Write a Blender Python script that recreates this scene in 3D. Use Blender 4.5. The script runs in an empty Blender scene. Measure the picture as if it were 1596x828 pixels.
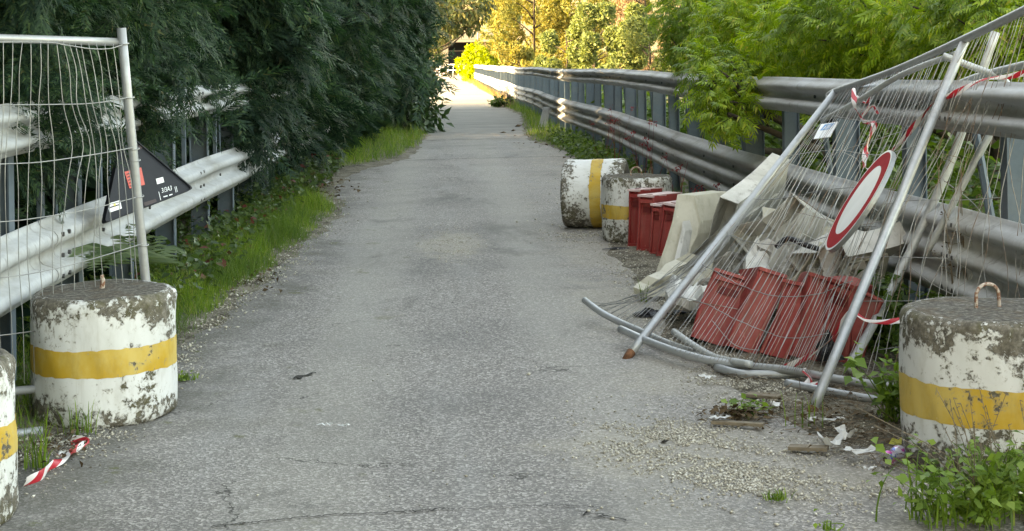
import bpy, math, random
import numpy as np
from mathutils import Matrix, Vector

random.seed(7)
rng = np.random.default_rng(11)
sc = bpy.context.scene
COL = sc.collection
R = math.radians

# ------------------------------------------------------------------ camera
F_PX, W_PX, H_PX = 2300.0, 1596.0, 828.0
CX, HY = 798.0, 97.0                       # principal column, row of the level line
EYE = np.array((0.0, 0.0, 1.6))
YAW, ROLL = math.atan(108 / F_PX), R(0.8)
Fv = np.array((math.sin(YAW), math.cos(YAW), 0.0))
R0 = np.array((math.cos(YAW), -math.sin(YAW), 0.0)); U0 = np.array((0, 0, 1.0))
Rv = R0 * math.cos(ROLL) - U0 * math.sin(ROLL)
Uv = U0 * math.cos(ROLL) + R0 * math.sin(ROLL)
cam = bpy.data.cameras.new('camera'); cam_o = bpy.data.objects.new('camera', cam); COL.objects.link(cam_o)
cam.sensor_width = 36; cam.lens = 36 * F_PX / W_PX
cam.shift_y = -(H_PX / 2 - HY) / W_PX
cam.clip_start = 0.1; cam.clip_end = 5000
m = Matrix.Identity(4)
for i in range(3):
    m[i][0], m[i][1], m[i][2], m[i][3] = Rv[i], Uv[i], -Fv[i], EYE[i]
cam_o.matrix_world = m
sc.camera = cam_o

# ------------------------------------------------------------------ light
SUN_TO = np.array((-0.92, -0.20, 0.345)); SUN_TO /= np.linalg.norm(SUN_TO)
world = bpy.data.worlds.new('World'); sc.world = world; world.use_nodes = True
wn = world.node_tree; bg = wn.nodes['Background']
sky = wn.nodes.new('ShaderNodeTexSky'); sky.sky_type = 'NISHITA'; sky.sun_disc = False
sky.sun_elevation = math.asin(SUN_TO[2]); sky.sun_rotation = math.atan2(SUN_TO[0], SUN_TO[1])
sky.air_density = 1.0; sky.dust_density = 2.5; sky.ozone_density = 1.0
wn.links.new(sky.outputs[0], bg.inputs[0]); bg.inputs[1].default_value = 0.15
sun = bpy.data.lights.new('sun', 'SUN'); sun.energy = 2.0; sun.angle = R(0.53); sun.color = (1.0, 0.93, 0.80)
sun_o = bpy.data.objects.new('sun', sun); COL.objects.link(sun_o)
sun_o.rotation_euler = Vector(-SUN_TO).to_track_quat('-Z', 'Y').to_euler()
sun_o.location = (-20, -5, 20)
sc.view_settings.view_transform = 'Standard'; sc.view_settings.look = 'None'
sc.view_settings.gamma = 1.0; sc.view_settings.use_curve_mapping = False
sc.view_settings.exposure = 3.55
sc.view_settings.use_white_balance = True
sc.view_settings.white_balance_temperature = 12200
sc.view_settings.white_balance_tint = 10

# ------------------------------------------------------------------ pixel helpers (photo pixel -> point in the place)
def ray(px, py):
    return Fv + Rv * ((px - CX) / F_PX) + Uv * ((HY - py) / F_PX)
def onZ(px, py, z=0.0):
    d = ray(px, py); return EYE + d * ((z - EYE[2]) / d[2])
def onY(px, py, y):
    d = ray(px, py); return EYE + d * (y / d[1])
def onX(px, py, x):
    d = ray(px, py); return EYE + d * (x / d[0])

# ------------------------------------------------------------------ mesh helpers
def tag(o, label=None, cat=None, group=None, kind=None):
    if label: o['label'] = label
    if cat: o['category'] = cat
    if group: o['group'] = group
    if kind: o['kind'] = kind
    return o
def empty(name, loc=(0, 0, 0)):
    o = bpy.data.objects.new(name, None); COL.objects.link(o); o.location = loc; o.empty_display_size = 0.2
    return o
def make_mesh(name, V, F, smooth=False):
    me = bpy.data.meshes.new(name)
    V = np.asarray(V, dtype=np.float32).reshape(-1, 3)
    if isinstance(F, np.ndarray):
        n, k = F.shape
        me.vertices.add(len(V)); me.vertices.foreach_set('co', V.ravel())
        me.loops.add(n * k); me.loops.foreach_set('vertex_index', F.astype(np.int32).ravel())
        me.polygons.add(n); me.polygons.foreach_set('loop_start', np.arange(0, n * k, k, dtype=np.int32))
        me.update(calc_edges=True); me.validate()
    else:
        me.from_pydata([tuple(map(float, v)) for v in V], [], F); me.update()
    if smooth:
        me.polygons.foreach_set('use_smooth', np.ones(len(me.polygons), dtype=bool))
    return me
def obj(name, V, F, mat, parent=None, smooth=False):
    V = np.asarray(V, dtype=float).reshape(-1, 3)
    if parent is not None:
        off = np.array(parent.location); p = parent.parent
        while p is not None:
            off = off + np.array(p.location); p = p.parent
        V = V - off
    me = make_mesh(name, V, F, smooth); me.materials.append(mat)
    o = bpy.data.objects.new(name, me); COL.objects.link(o)
    if parent is not None: o.parent = parent
    return o
def top(name, V, F, mat, loc, smooth=False):
    """a thing that is one mesh, origin at loc"""
    V = np.asarray(V, dtype=float).reshape(-1, 3) - np.array(loc)
    me = make_mesh(name, V, F, smooth); me.materials.append(mat)
    o = bpy.data.objects.new(name, me); COL.objects.link(o); o.location = loc
    return o
class MB:
    def __init__(s): s.V = []; s.F = []; s.n = 0
    def add(s, V, F):
        V = np.asarray(V, float).reshape(-1, 3); s.V.append(V)
        s.F += [tuple(int(i) + s.n for i in f) for f in F]; s.n += len(V); return s
    def box(s, lo, hi, M=None):
        lo, hi = np.minimum(lo, hi), np.maximum(lo, hi)
        V = np.array([(x, y, z) for x in (lo[0], hi[0]) for y in (lo[1], hi[1]) for z in (lo[2], hi[2])], float)
        if M is not None: V = xf(V, M)
        return s.add(V, [(0, 1, 3, 2), (4, 6, 7, 5), (0, 4, 5, 1), (2, 3, 7, 6), (0, 2, 6, 4), (1, 5, 7, 3)])
    def tube(s, pts, r, n=8, cap=True):
        V, F = tube(pts, r, n, cap); return s.add(V, F)
    def get(s): return np.concatenate(s.V), s.F
    def build(s, name, mat, parent=None, smooth=False): return obj(name, *s.get(), mat, parent, smooth)
def xf(V, M):
    V = np.asarray(V, float); M = np.array(M)
    return V @ M[:3, :3].T + M[:3, 3]
def tube(pts, r, n=8, cap=True):
    P = np.asarray(pts, float); k = len(P)
    rr = np.full(k, r, float) if np.isscalar(r) else np.asarray(r, float)
    T = np.gradient(P, axis=0); T /= np.linalg.norm(T, axis=1)[:, None] + 1e-12
    a = np.array((0, 0, 1.0)) if abs(T[0][2]) < 0.9 else np.array((1.0, 0, 0))
    u = np.cross(T[0], a); u /= np.linalg.norm(u)
    V = []
    ang = np.linspace(0, 2 * math.pi, n, endpoint=False)
    for i in range(k):
        u = u - T[i] * np.dot(u, T[i]); u /= np.linalg.norm(u) + 1e-12
        w = np.cross(T[i], u)
        V.append(P[i] + rr[i] * (np.cos(ang)[:, None] * u + np.sin(ang)[:, None] * w))
    V = np.concatenate(V); F = []
    for i in range(k - 1):
        for j in range(n):
            j2 = (j + 1) % n
            F.append((i * n + j, i * n + j2, (i + 1) * n + j2, (i + 1) * n + j))
    if cap: F.append(tuple(range(n - 1, -1, -1))); F.append(tuple((k - 1) * n + j for j in range(n)))
    return V, F
def smooth_path(pts, n=24):
    """Catmull-Rom through points"""
    P = [np.array(p, float) for p in pts]
    if len(P) < 3: return np.array([P[0] + (P[1] - P[0]) * t for t in np.linspace(0, 1, n)])
    P = [2 * P[0] - P[1]] + P + [2 * P[-1] - P[-2]]
    out = []; segs = len(P) - 3
    for t in np.linspace(0, segs - 1e-6, n):
        i = int(t); f = t - i; a, b, c, d = P[i:i + 4]
        out.append(0.5 * (2 * b + (c - a) * f + (2 * a - 5 * b + 4 * c - d) * f * f + (3 * b - a - 3 * c + d) * f ** 3))
    return np.array(out)
def unit(v):
    v = np.asarray(v, float); return v / (np.linalg.norm(v, axis=-1, keepdims=True) + 1e-12)
def frames(axis, nrm):
    x = unit(axis); z = nrm - x * np.sum(nrm * x, axis=1, keepdims=True); z = unit(z); y = np.cross(z, x)
    return np.stack((x, y, z), axis=2)              # columns
def scatter(TV, TF, P, Rm, S):
    """copies of one small template joined into arrays"""
    n, k = len(P), len(TV)
    V = np.einsum('nij,kj->nki', Rm, TV) * np.asarray(S).reshape(n, 1, -1) + P[:, None, :]
    F = TF[None] + (np.arange(n) * k)[:, None, None]
    return V.reshape(-1, 3), F.reshape(-1, TF.shape[1])
def join_np(parts):
    V, F, n = [], [], 0
    for v, f in parts:
        V.append(v); F.append(f + n); n += len(v)
    return np.concatenate(V), np.concatenate(F)
def rand_unit(n):
    v = rng.normal(size=(n, 3)); return unit(v)
def lump(a, b, s=1.0):
    return (np.sin(a * 2.1 * s + 1.3) * np.sin(b * 1.7 * s + .4) + .6 * np.sin(a * 4.7 * s + b * 3.1 * s) + .4 * np.sin(a * 9.3 * s - b * 7.7 * s + 2)) / 2

# ------------------------------------------------------------------ material helpers
class NT:
    def __init__(s, name):
        s.m = bpy.data.materials.new(name); s.m.use_nodes = True; s.t = s.m.node_tree
        s.b = s.t.nodes['Principled BSDF']; s.out = s.t.nodes['Material Output']
        s.tc = s.t.nodes.new('ShaderNodeTexCoord').outputs['Object']
    def n(s, typ, **kw):
        nd = s.t.nodes.new(typ)
        for k, v in kw.items():
            if k in nd.inputs.keys() if isinstance(k, str) else False: pass
            setattr(nd, k, v)
        return nd
    def link(s, a, b): s.t.links.new(a, b)
    def put(s, sock, v):
        if hasattr(v, 'links') or isinstance(v, bpy.types.NodeSocket): s.link(v, sock)
        else: sock.default_value = v
    def noise(s, scale, detail=4, rough=.55, vec=None, dist=0.0, fac=True):
        nd = s.t.nodes.new('ShaderNodeTexNoise'); nd.inputs['Scale'].default_value = scale
        nd.inputs['Detail'].default_value = detail; nd.inputs['Roughness'].default_value = rough
        nd.inputs['Distortion'].default_value = dist
        s.link(vec or s.tc, nd.inputs['Vector']); return nd.outputs[0] if fac else nd.outputs[1]
    def vor(s, scale, out='Distance', vec=None, feature='F1'):
        nd = s.t.nodes.new('ShaderNodeTexVoronoi'); nd.inputs['Scale'].default_value = scale; nd.feature = feature
        s.link(vec or s.tc, nd.inputs['Vector']); return nd.outputs[out]
    def math(s, op, a, b=None, c=None, clamp=False):
        nd = s.t.nodes.new('ShaderNodeMath'); nd.operation = op; nd.use_clamp = clamp
        s.put(nd.inputs[0], a)
        if b is not None: s.put(nd.inputs[1], b)
        if c is not None: s.put(nd.inputs[2], c)
        return nd.outputs[0]
    def ramp(s, fac, stops, interp='LINEAR'):
        nd = s.t.nodes.new('ShaderNodeValToRGB'); cr = nd.color_ramp; cr.interpolation = interp
        while len(cr.elements) > 1: cr.elements.remove(cr.elements[-1])
        for i, (p, c) in enumerate(stops):
            e = cr.elements[0] if i == 0 else cr.elements.new(p)
            e.position = p; c = (c, c, c) if np.isscalar(c) else c; e.color = (*c[:3], 1)
        s.put(nd.inputs[0], fac); return nd.outputs[0]
    def mix(s, fac, a, b, mode='MIX'):
        nd = s.t.nodes.new('ShaderNodeMix'); nd.data_type = 'RGBA'; nd.blend_type = mode
        s.put(nd.inputs[0], fac)
        for sock, v in ((nd.inputs[6], a), (nd.inputs[7], b)):
            if isinstance(v, bpy.types.NodeSocket): s.link(v, sock)
            else: sock.default_value = (*((v, v, v) if np.isscalar(v) else v)[:3], 1)
        return nd.outputs[2]
    def xyz(s, vec=None):
        nd = s.t.nodes.new('ShaderNodeSeparateXYZ'); s.link(vec or s.tc, nd.inputs[0]); return nd.outputs
    def mapping(s, scale=(1, 1, 1), loc=(0, 0, 0), vec=None):
        nd = s.t.nodes.new('ShaderNodeMapping'); nd.inputs['Scale'].default_value = scale; nd.inputs['Location'].default_value = loc
        s.link(vec or s.tc, nd.inputs[0]); return nd.outputs[0]
    def rnd(s): return s.t.nodes.new('ShaderNodeNewGeometry').outputs['Random Per Island']
    def objrnd(s): return s.t.nodes.new('ShaderNodeObjectInfo').outputs['Random']
    def bump(s, h, strength=.5, dist=.01, normal=None):
        nd = s.t.nodes.new('ShaderNodeBump'); nd.inputs['Strength'].default_value = strength; nd.inputs['Distance'].default_value = dist
        s.link(h, nd.inputs['Height'])
        if normal is not None: s.link(normal, nd.inputs['Normal'])
        return nd.outputs[0]
    def fin(s, col=None, rough=None, metal=None, normal=None, spec=None):
        b = s.b
        if col is not None:
            if isinstance(col, bpy.types.NodeSocket): s.link(col, b.inputs['Base Color'])
            else: b.inputs['Base Color'].default_value = (*col[:3], 1)
        if rough is not None: s.put(b.inputs['Roughness'], rough)
        if metal is not None: s.put(b.inputs['Metallic'], metal)
        if spec is not None: s.put(b.inputs['Specular IOR Level'], spec)
        if normal is not None: s.link(normal, b.inputs['Normal'])
        return s.m
    def smoothstep(s, v, a, b):
        nd = s.t.nodes.new('ShaderNodeMapRange'); nd.interpolation_type = 'SMOOTHSTEP'
        s.put(nd.inputs[0], v); nd.inputs[1].default_value = a; nd.inputs[2].default_value = b
        nd.inputs[3].default_value = 0; nd.inputs[4].default_value = 1
        return nd.outputs[0]

def foliage(name, stops, rough=.5, trans=.35, tcol=None, spec=.3, patch=None):
    t = NT(name); col = t.ramp(t.rnd(), stops)
    if patch:                                          # branches whose leaves are of another age
        col = t.mix(t.smoothstep(t.noise(patch[0], 2), .48, .62), col, t.mix(.65, col, patch[1]))
    t.fin(col, rough, spec=spec)
    tr = t.t.nodes.new('ShaderNodeBsdfTranslucent')
    t.link(t.mix(1.0, col, tcol or (1.6, 1.7, .7), 'MULTIPLY'), tr.inputs[0])
    mx = t.t.nodes.new('ShaderNodeMixShader'); mx.inputs[0].default_value = trans
    t.link(t.b.outputs[0], mx.inputs[1]); t.link(tr.outputs[0], mx.inputs[2]); t.link(mx.outputs[0], t.out.inputs[0])
    return t.m
def plain(name, col, rough=.6, metal=0.0, vary=.12, scale=6.0, bump=.15, spec=.4):
    t = NT(name); n = t.noise(scale, 5, .6); n2 = t.noise(scale * 9, 3)
    c = t.mix(t.ramp(n, [(.3, 0), (.75, 1)]), tuple(x * (1 - vary) for x in col), tuple(min(1, x * (1 + vary)) for x in col))
    return t.fin(c, rough, metal, t.bump(n2, bump, .004), spec)

M = {}
# asphalt: pale and dark stone chips in grey binder; concrete slabs of the bridge farther on
def mat_road():
    t = NT('road_asphalt'); X, Y, Z = t.xyz()
    cell = t.vor(105, 'Color'); sep = t.t.nodes.new('ShaderNodeSeparateColor'); t.link(cell, sep.inputs[0])
    chip = t.ramp(sep.outputs[0], [(0, .05), (.35, .12), (.6, .21), (.82, .39), (1, .66)])
    fine = t.noise(260, 3, .7); chip = t.mix(.45, chip, t.ramp(fine, [(.25, .07), (.75, .42)]))
    big = t.noise(.55, 5, .6); mid = t.noise(2.3, 5, .62, dist=.3)
    strk = t.noise(1.0, 5, .6, t.mapping((2.2, .25, 1)))
    chip = t.mix(1.0, chip, (1.08, .995, .93), 'MULTIPLY')
    col = t.mix(t.smoothstep(big, .42, .68), chip, t.mix(.38, chip, (.10, .10, .10)))
    col = t.mix(t.smoothstep(strk, .45, .75), col, t.mix(.4, col, (.30, .295, .285)))
    # two worn, dust-filled wheel tracks and darker old stains between them
    trk = t.math('ADD', t.math('MULTIPLY', t.math('SUBTRACT', mid, .5), .5), t.math('MULTIPLY', t.math('SUBTRACT', strk, .5), .5))
    for xc in (-.55, .72):
        dx = t.math('ABSOLUTE', t.math('ADD', t.math('SUBTRACT', X, xc), trk))
        col = t.mix(t.math('MULTIPLY', t.smoothstep(dx, .42, .05), .34), col, (.36, .34, .30))
    stain = t.math('MULTIPLY', t.smoothstep(t.noise(.8, 6, .7, t.mapping((1.5, .5, 1), (3, 9, 0)), .6), .53, .66), .45)
    col = t.mix(stain, col, (.085, .083, .078))
    cv = t.t.nodes.new('ShaderNodeTexVoronoi'); cv.feature = 'DISTANCE_TO_EDGE'; cv.inputs['Scale'].default_value = .62
    wv = t.t.nodes.new('ShaderNodeVectorMath'); wv.operation = 'MULTIPLY_ADD'; t.link(t.noise(2.2, 5, .65, fac=False), wv.inputs[0]); wv.inputs[1].default_value = (.8, .8, 0); t.link(t.tc, wv.inputs[2]); t.link(wv.outputs[0], cv.inputs['Vector'])
    hair = t.math('MULTIPLY', t.smoothstep(cv.outputs[0], .0045, .0012), t.smoothstep(t.noise(.7, 3, .5, t.mapping((1, 1, 1), (11, 4, 0))), .52, .60))
    col = t.mix(t.math('MULTIPLY', hair, .8), col, (.035, .033, .03))
    # pale sand and stone dust carried in from the right shoulder
    side = t.math('ADD', t.math('MULTIPLY_ADD', X, .42, -.22), t.math('MULTIPLY', t.math('SUBTRACT', mid, .5), 1.5))
    sand = t.math('MULTIPLY', t.smoothstep(side, .05, .75), t.smoothstep(t.noise(5, 6, .65), .30, .68))
    for (gx, gy, rx_, ry_) in ((1.05, 6.0, .75, .55), (1.45, 5.55, .6, .3), (1.2, 7.4, .4, .7), (1.15, 9.6, .4, 1.6), (1.35, 12.2, .5, 1.4), (.05, 13.0, .35, 1.2)):
        ex = t.math('POWER', t.math('DIVIDE', t.math('SUBTRACT', X, gx), rx_), 2.0); ey = t.math('POWER', t.math('DIVIDE', t.math('SUBTRACT', Y, gy), ry_), 2.0)
        spot = t.smoothstep(t.math('ADD', t.math('ADD', ex, ey), t.math('MULTIPLY', t.math('SUBTRACT', t.noise(4, 6, .7), .5), 3.2)), 1.1, .1)
        sand = t.math('MAXIMUM', sand, t.math('MULTIPLY', spot, .8))
    col = t.mix(t.math('MULTIPLY', sand, .75), col, t.mix(.35, (.40, .36, .29), chip))
    # darker towards the left edge, moss specks
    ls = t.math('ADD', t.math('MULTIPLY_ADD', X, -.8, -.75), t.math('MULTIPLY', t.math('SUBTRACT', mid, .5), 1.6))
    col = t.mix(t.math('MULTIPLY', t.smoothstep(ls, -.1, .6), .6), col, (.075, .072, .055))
    moss = t.math('MULTIPLY', t.smoothstep(t.noise(3.1, 6, .7, t.mapping((1, 1, 1), (7, 3, 0))), .60, .68), t.smoothstep(ls, -.75, .1))
    col = t.mix(t.math('MULTIPLY', moss, .8), col, (.10, .105, .03))
    # bluish newer surfacing in front of the crack near the camera
    col = t.mix(t.math('MULTIPLY', t.smoothstep(t.math('MULTIPLY_ADD', t.noise(1.5, 2), -.1, Y), 5.29, 5.33), 0.0), col, (.1, .1, .1))
    # concrete deck beyond
    far = t.smoothstep(t.math('ADD', Y, t.math('MULTIPLY', t.math('SUBTRACT', mid, .5), 14)), 24, 36)
    slabs = t.noise(1.0, 5, .65, t.mapping((.5, 2.2, 1)))
    conc = t.mix(t.smoothstep(slabs, .35, .7), (.14, .135, .125), (.235, .225, .20))
    col = t.mix(t.math('MULTIPLY', far, .85), col, conc)
    h = t.math('ADD', t.math('MULTIPLY', t.vor(105), .6), fine)
    return t.fin(col, t.ramp(mid, [(.3, .75), (.7, .92)]), 0, t.bump(h, .55, .006), .35)
M['road'] = mat_road()
def mat_soil():
    t = NT('soil'); n = t.noise(4, 7, .65); f = t.noise(60, 5, .7); c = t.vor(90, 'Color')
    sep = t.t.nodes.new('ShaderNodeSeparateColor'); t.link(c, sep.inputs[0])
    col = t.mix(t.smoothstep(n, .35, .65), (.055, .045, .032), (.20, .175, .135))
    col = t.mix(t.math('MULTIPLY', t.smoothstep(sep.outputs[1], .62, .9), .55), col, (.36, .33, .27))
    return t.fin(col, .95, 0, t.bump(f, .8, .012), .2)
M['soil'] = mat_soil()
def mat_ground():
    t = NT('field'); n = t.noise(.12, 8, .65); f = t.noise(3, 5, .7)
    col = t.mix(t.smoothstep(n, .35, .65), (.05, .06, .02), (.14, .12, .055))
    return t.fin(t.mix(.5, col, t.ramp(f, [(.3, (.04, .05, .015)), (.7, (.16, .14, .07))])), .95, 0, t.bump(f, .6, .05), .2)
M['field'] = mat_ground()
def mat_gravel():
    t = NT('gravel'); col = t.ramp(t.rnd(), [(0, (.26, .235, .19)), (.35, (.42, .38, .31)), (.75, (.56, .52, .44)), (1, (.68, .65, .59))])
    return t.fin(col, .9, 0, t.bump(t.noise(300, 3), .4, .002), .25)
M['gravel'] = mat_gravel()
M['crack'] = plain('crack_dirt', (.03, .028, .025), .95, scale=20)
def mat_galv(name, base=.42, blue=1.0, dirt=.5, metal=.55, rough=.46, red=1.0):
    t = NT(name); X, Y, Z = t.xyz()
    n = t.noise(2.2, 6, .65, t.mapping((1, .6, 2.5))); sp = t.vor(38, 'Color'); sep = t.t.nodes.new('ShaderNodeSeparateColor'); t.link(sp, sep.inputs[0])
    col = t.mix(t.math('MULTIPLY', sep.outputs[0], .35), (base * .9 * red, base * .95, base * .99 * blue), (base * 1.2 * red, base * 1.25, base * 1.28 * blue))
    grime = t.math('MULTIPLY', t.smoothstep(n, .42, .72), dirt)
    col = t.mix(grime, col, (.26, .25, .225))
    run = t.math('MULTIPLY', t.smoothstep(t.noise(1, 5, .7, t.mapping((9, 9, .9))), .57, .72), .6 * dirt)
    col = t.mix(run, col, (.10, .09, .07))
    return t.fin(col, t.math('MULTIPLY_ADD', n, .3, rough - .12), t.math('MULTIPLY_ADD', grime, -metal, metal), t.bump(t.noise(30, 4), .12, .004), .5)
M['galv'] = mat_galv('galvanised_beam', .45, 1.0, .75, .12, .66)
M['galv_post'] = mat_galv('galvanised_post', .13, 1.22, .2, .2, .6, .72)
M['tube'] = mat_galv('galvanised_tube', .40, 1.0, .45, .45, .42)
M['tube_worn'] = mat_galv('weathered_tube', .52, .97, .5, .35, .5)
M['wire'] = plain('galvanised_wire', (.34, .35, .35), .45, .45, .2, 12)
def mat_wire_rusty():
    t = NT('rusty_wire'); n = t.noise(5, 5, .6)
    col = t.mix(t.smoothstep(n, .42, .6), (.36, .35, .33), (.20, .12, .075))
    return t.fin(col, .65, .25, None, .4)
M['wire_rusty'] = mat_wire_rusty()
M['rust'] = plain('rust', (.16, .065, .03), .9, 0, .4, 30, .5)
M['bolt'] = plain('bolt_steel', (.12, .12, .12), .5, .6)
def mat_cyl(name, paint, seed, chip=0.0, rims=True):
    t = NT(name); X, Y, Z = t.xyz()
    vec = t.mapping((1, 1, 1), (seed, seed * .7, seed * .3))
    # flaking: coarse colonies broken by fine edges, thickest at both rims of the block
    a = t.noise(11, 9, .7, vec, .25); b = t.noise(38, 7, .72, vec, .4); c = t.noise(2.6, 4, .6, vec)
    f = t.math('ADD', t.math('MULTIPLY', a, .45), t.math('ADD', t.math('MULTIPLY', b, .38), t.math('MULTIPLY', c, .28)))
    if rims:
        edge = t.math('ADD', t.math('MULTIPLY', t.smoothstep(Z, .40, .60), .10), t.math('MULTIPLY', t.smoothstep(Z, .24, -.02), .075))
        f = t.math('ADD', f, edge)
    bare = t.smoothstep(f, .622 - chip, .640 - chip)
    gr = t.noise(45, 6, .7, vec)
    conc = t.ramp(gr, [(.25, (.045, .04, .032)), (.5, (.14, .125, .10)), (.75, (.30, .275, .235))])
    moss = t.smoothstep(t.noise(5, 5, .6, vec), .52, .62)
    conc = t.mix(t.math('MULTIPLY', moss, .55), conc, (.095, .088, .035))
    dirt = t.math('MULTIPLY', t.smoothstep(t.noise(9, 7, .65, t.mapping((1.6, 1.6, .55), (seed, 0, 0))), .48, .72), .28)
    fade = t.smoothstep(t.noise(4.5, 6, .65, t.mapping((1, 1, .6), (seed, 4, 1))), .40, .66)
    paint = t.mix(fade, paint, tuple(x * k_ for x, k_ in zip(paint, (.90, .90, .88)))) if paint[2] > .3 else t.mix(fade, paint, (.60, .43, .13))
    pc = t.mix(dirt, paint, (.34, .32, .265) if rims else (.30, .20, .06))
    drip = t.math('MULTIPLY', t.smoothstep(t.noise(1, 6, .7, t.mapping((13, 13, .8), (seed, seed, 0))), .58, .72), .26)
    pc = t.mix(drip, pc, (.27, .235, .17))
    halo = t.math('MULTIPLY', t.math('SUBTRACT', t.smoothstep(f, .585 - chip, .625 - chip), bare), .45)
    pc = t.mix(halo, pc, (.30, .27, .215))
    scr = t.smoothstep(t.noise(60, 3, .5, t.mapping((1, 1, .25), (seed, 2, 0))), .68, .72)
    pc = t.mix(t.math('MULTIPLY', scr, .5), pc, (.25, .22, .17))
    col = t.mix(bare, pc, conc)
    h = t.math('ADD', t.math('MULTIPLY', bare, -1.0), t.math('MULTIPLY', t.math('MULTIPLY', gr, bare), .9))
    return t.fin(col, t.math('MULTIPLY_ADD', bare, .35, .58), 0, t.bump(h, .8, .006), .35)
for k in range(5):
    M['white%d' % k] = mat_cyl('flaking_white_paint_%d' % k, (.69, .70, .695), 3.1 * k + 1.7, (.006, .012, .022, .02, .022)[k])
    M['yell%d' % k] = mat_cyl('flaking_yellow_paint_%d' % k, (.56, .335, .042), 3.1 * k + 8.9, (-.004, .012, -.020, .016, .0)[k], False)
def mat_conc_top():
    t = NT('mossy_concrete'); gr = t.noise(40, 7, .7); n = t.noise(6, 6, .65)
    col = t.ramp(gr, [(.28, (.035, .03, .026)), (.5, (.11, .10, .085)), (.72, (.30, .28, .25))])
    col = t.mix(t.math('MULTIPLY', t.smoothstep(n, .5, .65), .6), col, (.12, .085, .055))
    return t.fin(col, .95, 0, t.bump(gr, .9, .01), .2)
M['conc_top'] = mat_conc_top()
def mat_plastic(name, col, fade, dirtc=(.20, .18, .15), dirt=.5, rough=.45):
    t = NT(name); n = t.noise(3.5, 6, .65); s = t.noise(1, 6, .7, t.mapping((14, 14, 2.0))); r = t.objrnd()
    c = t.mix(t.smoothstep(t.math('ADD', n, t.math('MULTIPLY_ADD', r, .2, -.1)), .35, .7), col, fade)
    c = t.mix(t.math('MULTIPLY', t.smoothstep(s, .50, .72), dirt), c, dirtc)
    sc_ = t.smoothstep(t.noise(28, 5, .6, t.mapping((1, 1, .3))), .66, .70)
    c = t.mix(t.math('MULTIPLY', sc_, .5), c, tuple(min(.8, x * 1.5 + .06) for x in fade))
    return t.fin(c, t.math('MULTIPLY_ADD', n, .3, rough - .1), 0, t.bump(t.noise(12, 4), .2, .01), .4)
M['red_plastic'] = mat_plastic('red_plastic', (.31, .034, .032), (.42, .085, .075), (.26, .13, .11), .5)
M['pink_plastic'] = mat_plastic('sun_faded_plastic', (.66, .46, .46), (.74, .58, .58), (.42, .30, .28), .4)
M['red_shade'] = plain('red_plastic_shaded', (.16, .015, .014), .6)  # darker red paints shade into the hand slots and filler holes
M['beige_plastic'] = mat_plastic('beige_plastic', (.40, .37, .29), (.52, .49, .40), (.24, .215, .16), .5)
M['white_plastic'] = mat_plastic('white_plastic', (.44, .43, .39), (.64, .63, .60), (.20, .18, .15), .85)
M['white'] = plain('white_print', (.78, .80, .82), .4, 0, .05, 8, .05)
M['paper'] = plain('soiled_paper', (.58, .58, .57), .7, 0, .14, 25, .4)
M['sign_red'] = plain('sign_red_film', (.42, .012, .022), .75, 0, .15, 14, .05, .12)
M['sign_back'] = plain('sign_black_metal', (.014, .016, .021), .6, 0, .25, 5, .1, .2)
M['sign_edge'] = plain('sign_edge_metal', (.30, .32, .33), .4, .5)
M['sticker_red'] = plain('sticker_red', (.62, .085, .06), .5, 0, .1)
M['sticker_yellow'] = plain('sticker_yellow', (.70, .60, .15), .5)
M['blue_print'] = plain('blue_print', (.10, .33, .62), .4, 0, .1)
M['pink_print'] = plain('pink_print', (.62, .08, .30), .35, .2)
M['ink'] = plain('dark_ink', (.05, .03, .03), .6)
M['black_cloth'] = plain('black_plastic_bag', (.012, .012, .014), .4, 0, .4, 12, .6)
M['alu'] = plain('aluminium', (.55, .55, .55), .35, .8, .1)
M['wood'] = plain('weathered_wood', (.20, .16, .115), .85, 0, .35, 18, .6)
M['bark'] = plain('bark', (.062, .05, .04), .95, 0, .4, 9, 1.0, .1)
M['twig'] = plain('dry_twig', (.17, .125, .085), .9, 0, .4, 20, .5, .1)
M['stalk'] = plain('dry_stalk', (.21, .17, .125), .9, 0, .3, 20, .4, .1)
M['dark_leaf'] = plain('dead_leaf', (.11, .075, .045), .9, 0, .5, 16, .5, .1)
def mat_tape():
    t = NT('barrier_tape'); uv = t.t.nodes.new('ShaderNodeTexCoord').outputs['UV']; s = t.xyz(uv)
    fr = t.math('FRACT', t.math('ADD', t.math('MULTIPLY', s[0], 5.5), t.math('MULTIPLY', s[1], .55)))
    st = t.math('GREATER_THAN', fr, .52)
    col = t.mix(st, (.72, .68, .67), (.50, .02, .035))
    t.fin(col, .35, 0, t.bump(t.noise(40, 3), .3, .004), .5)
    return t.m
M['tape'] = mat_tape()
def mat_can():
    t = NT('printed_can'); n = t.noise(22, 2, .5); n2 = t.noise(34, 2, .5, t.mapping((1, 1, 1), (4, 2, 7)))
    col = t.mix(t.smoothstep(n, .52, .56), (.62, .62, .68), (.07, .12, .42))
    col = t.mix(t.smoothstep(n2, .55, .59), col, (.62, .10, .36))
    return t.fin(col, .3, .5, None, .5)
M['can'] = mat_can()

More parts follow.
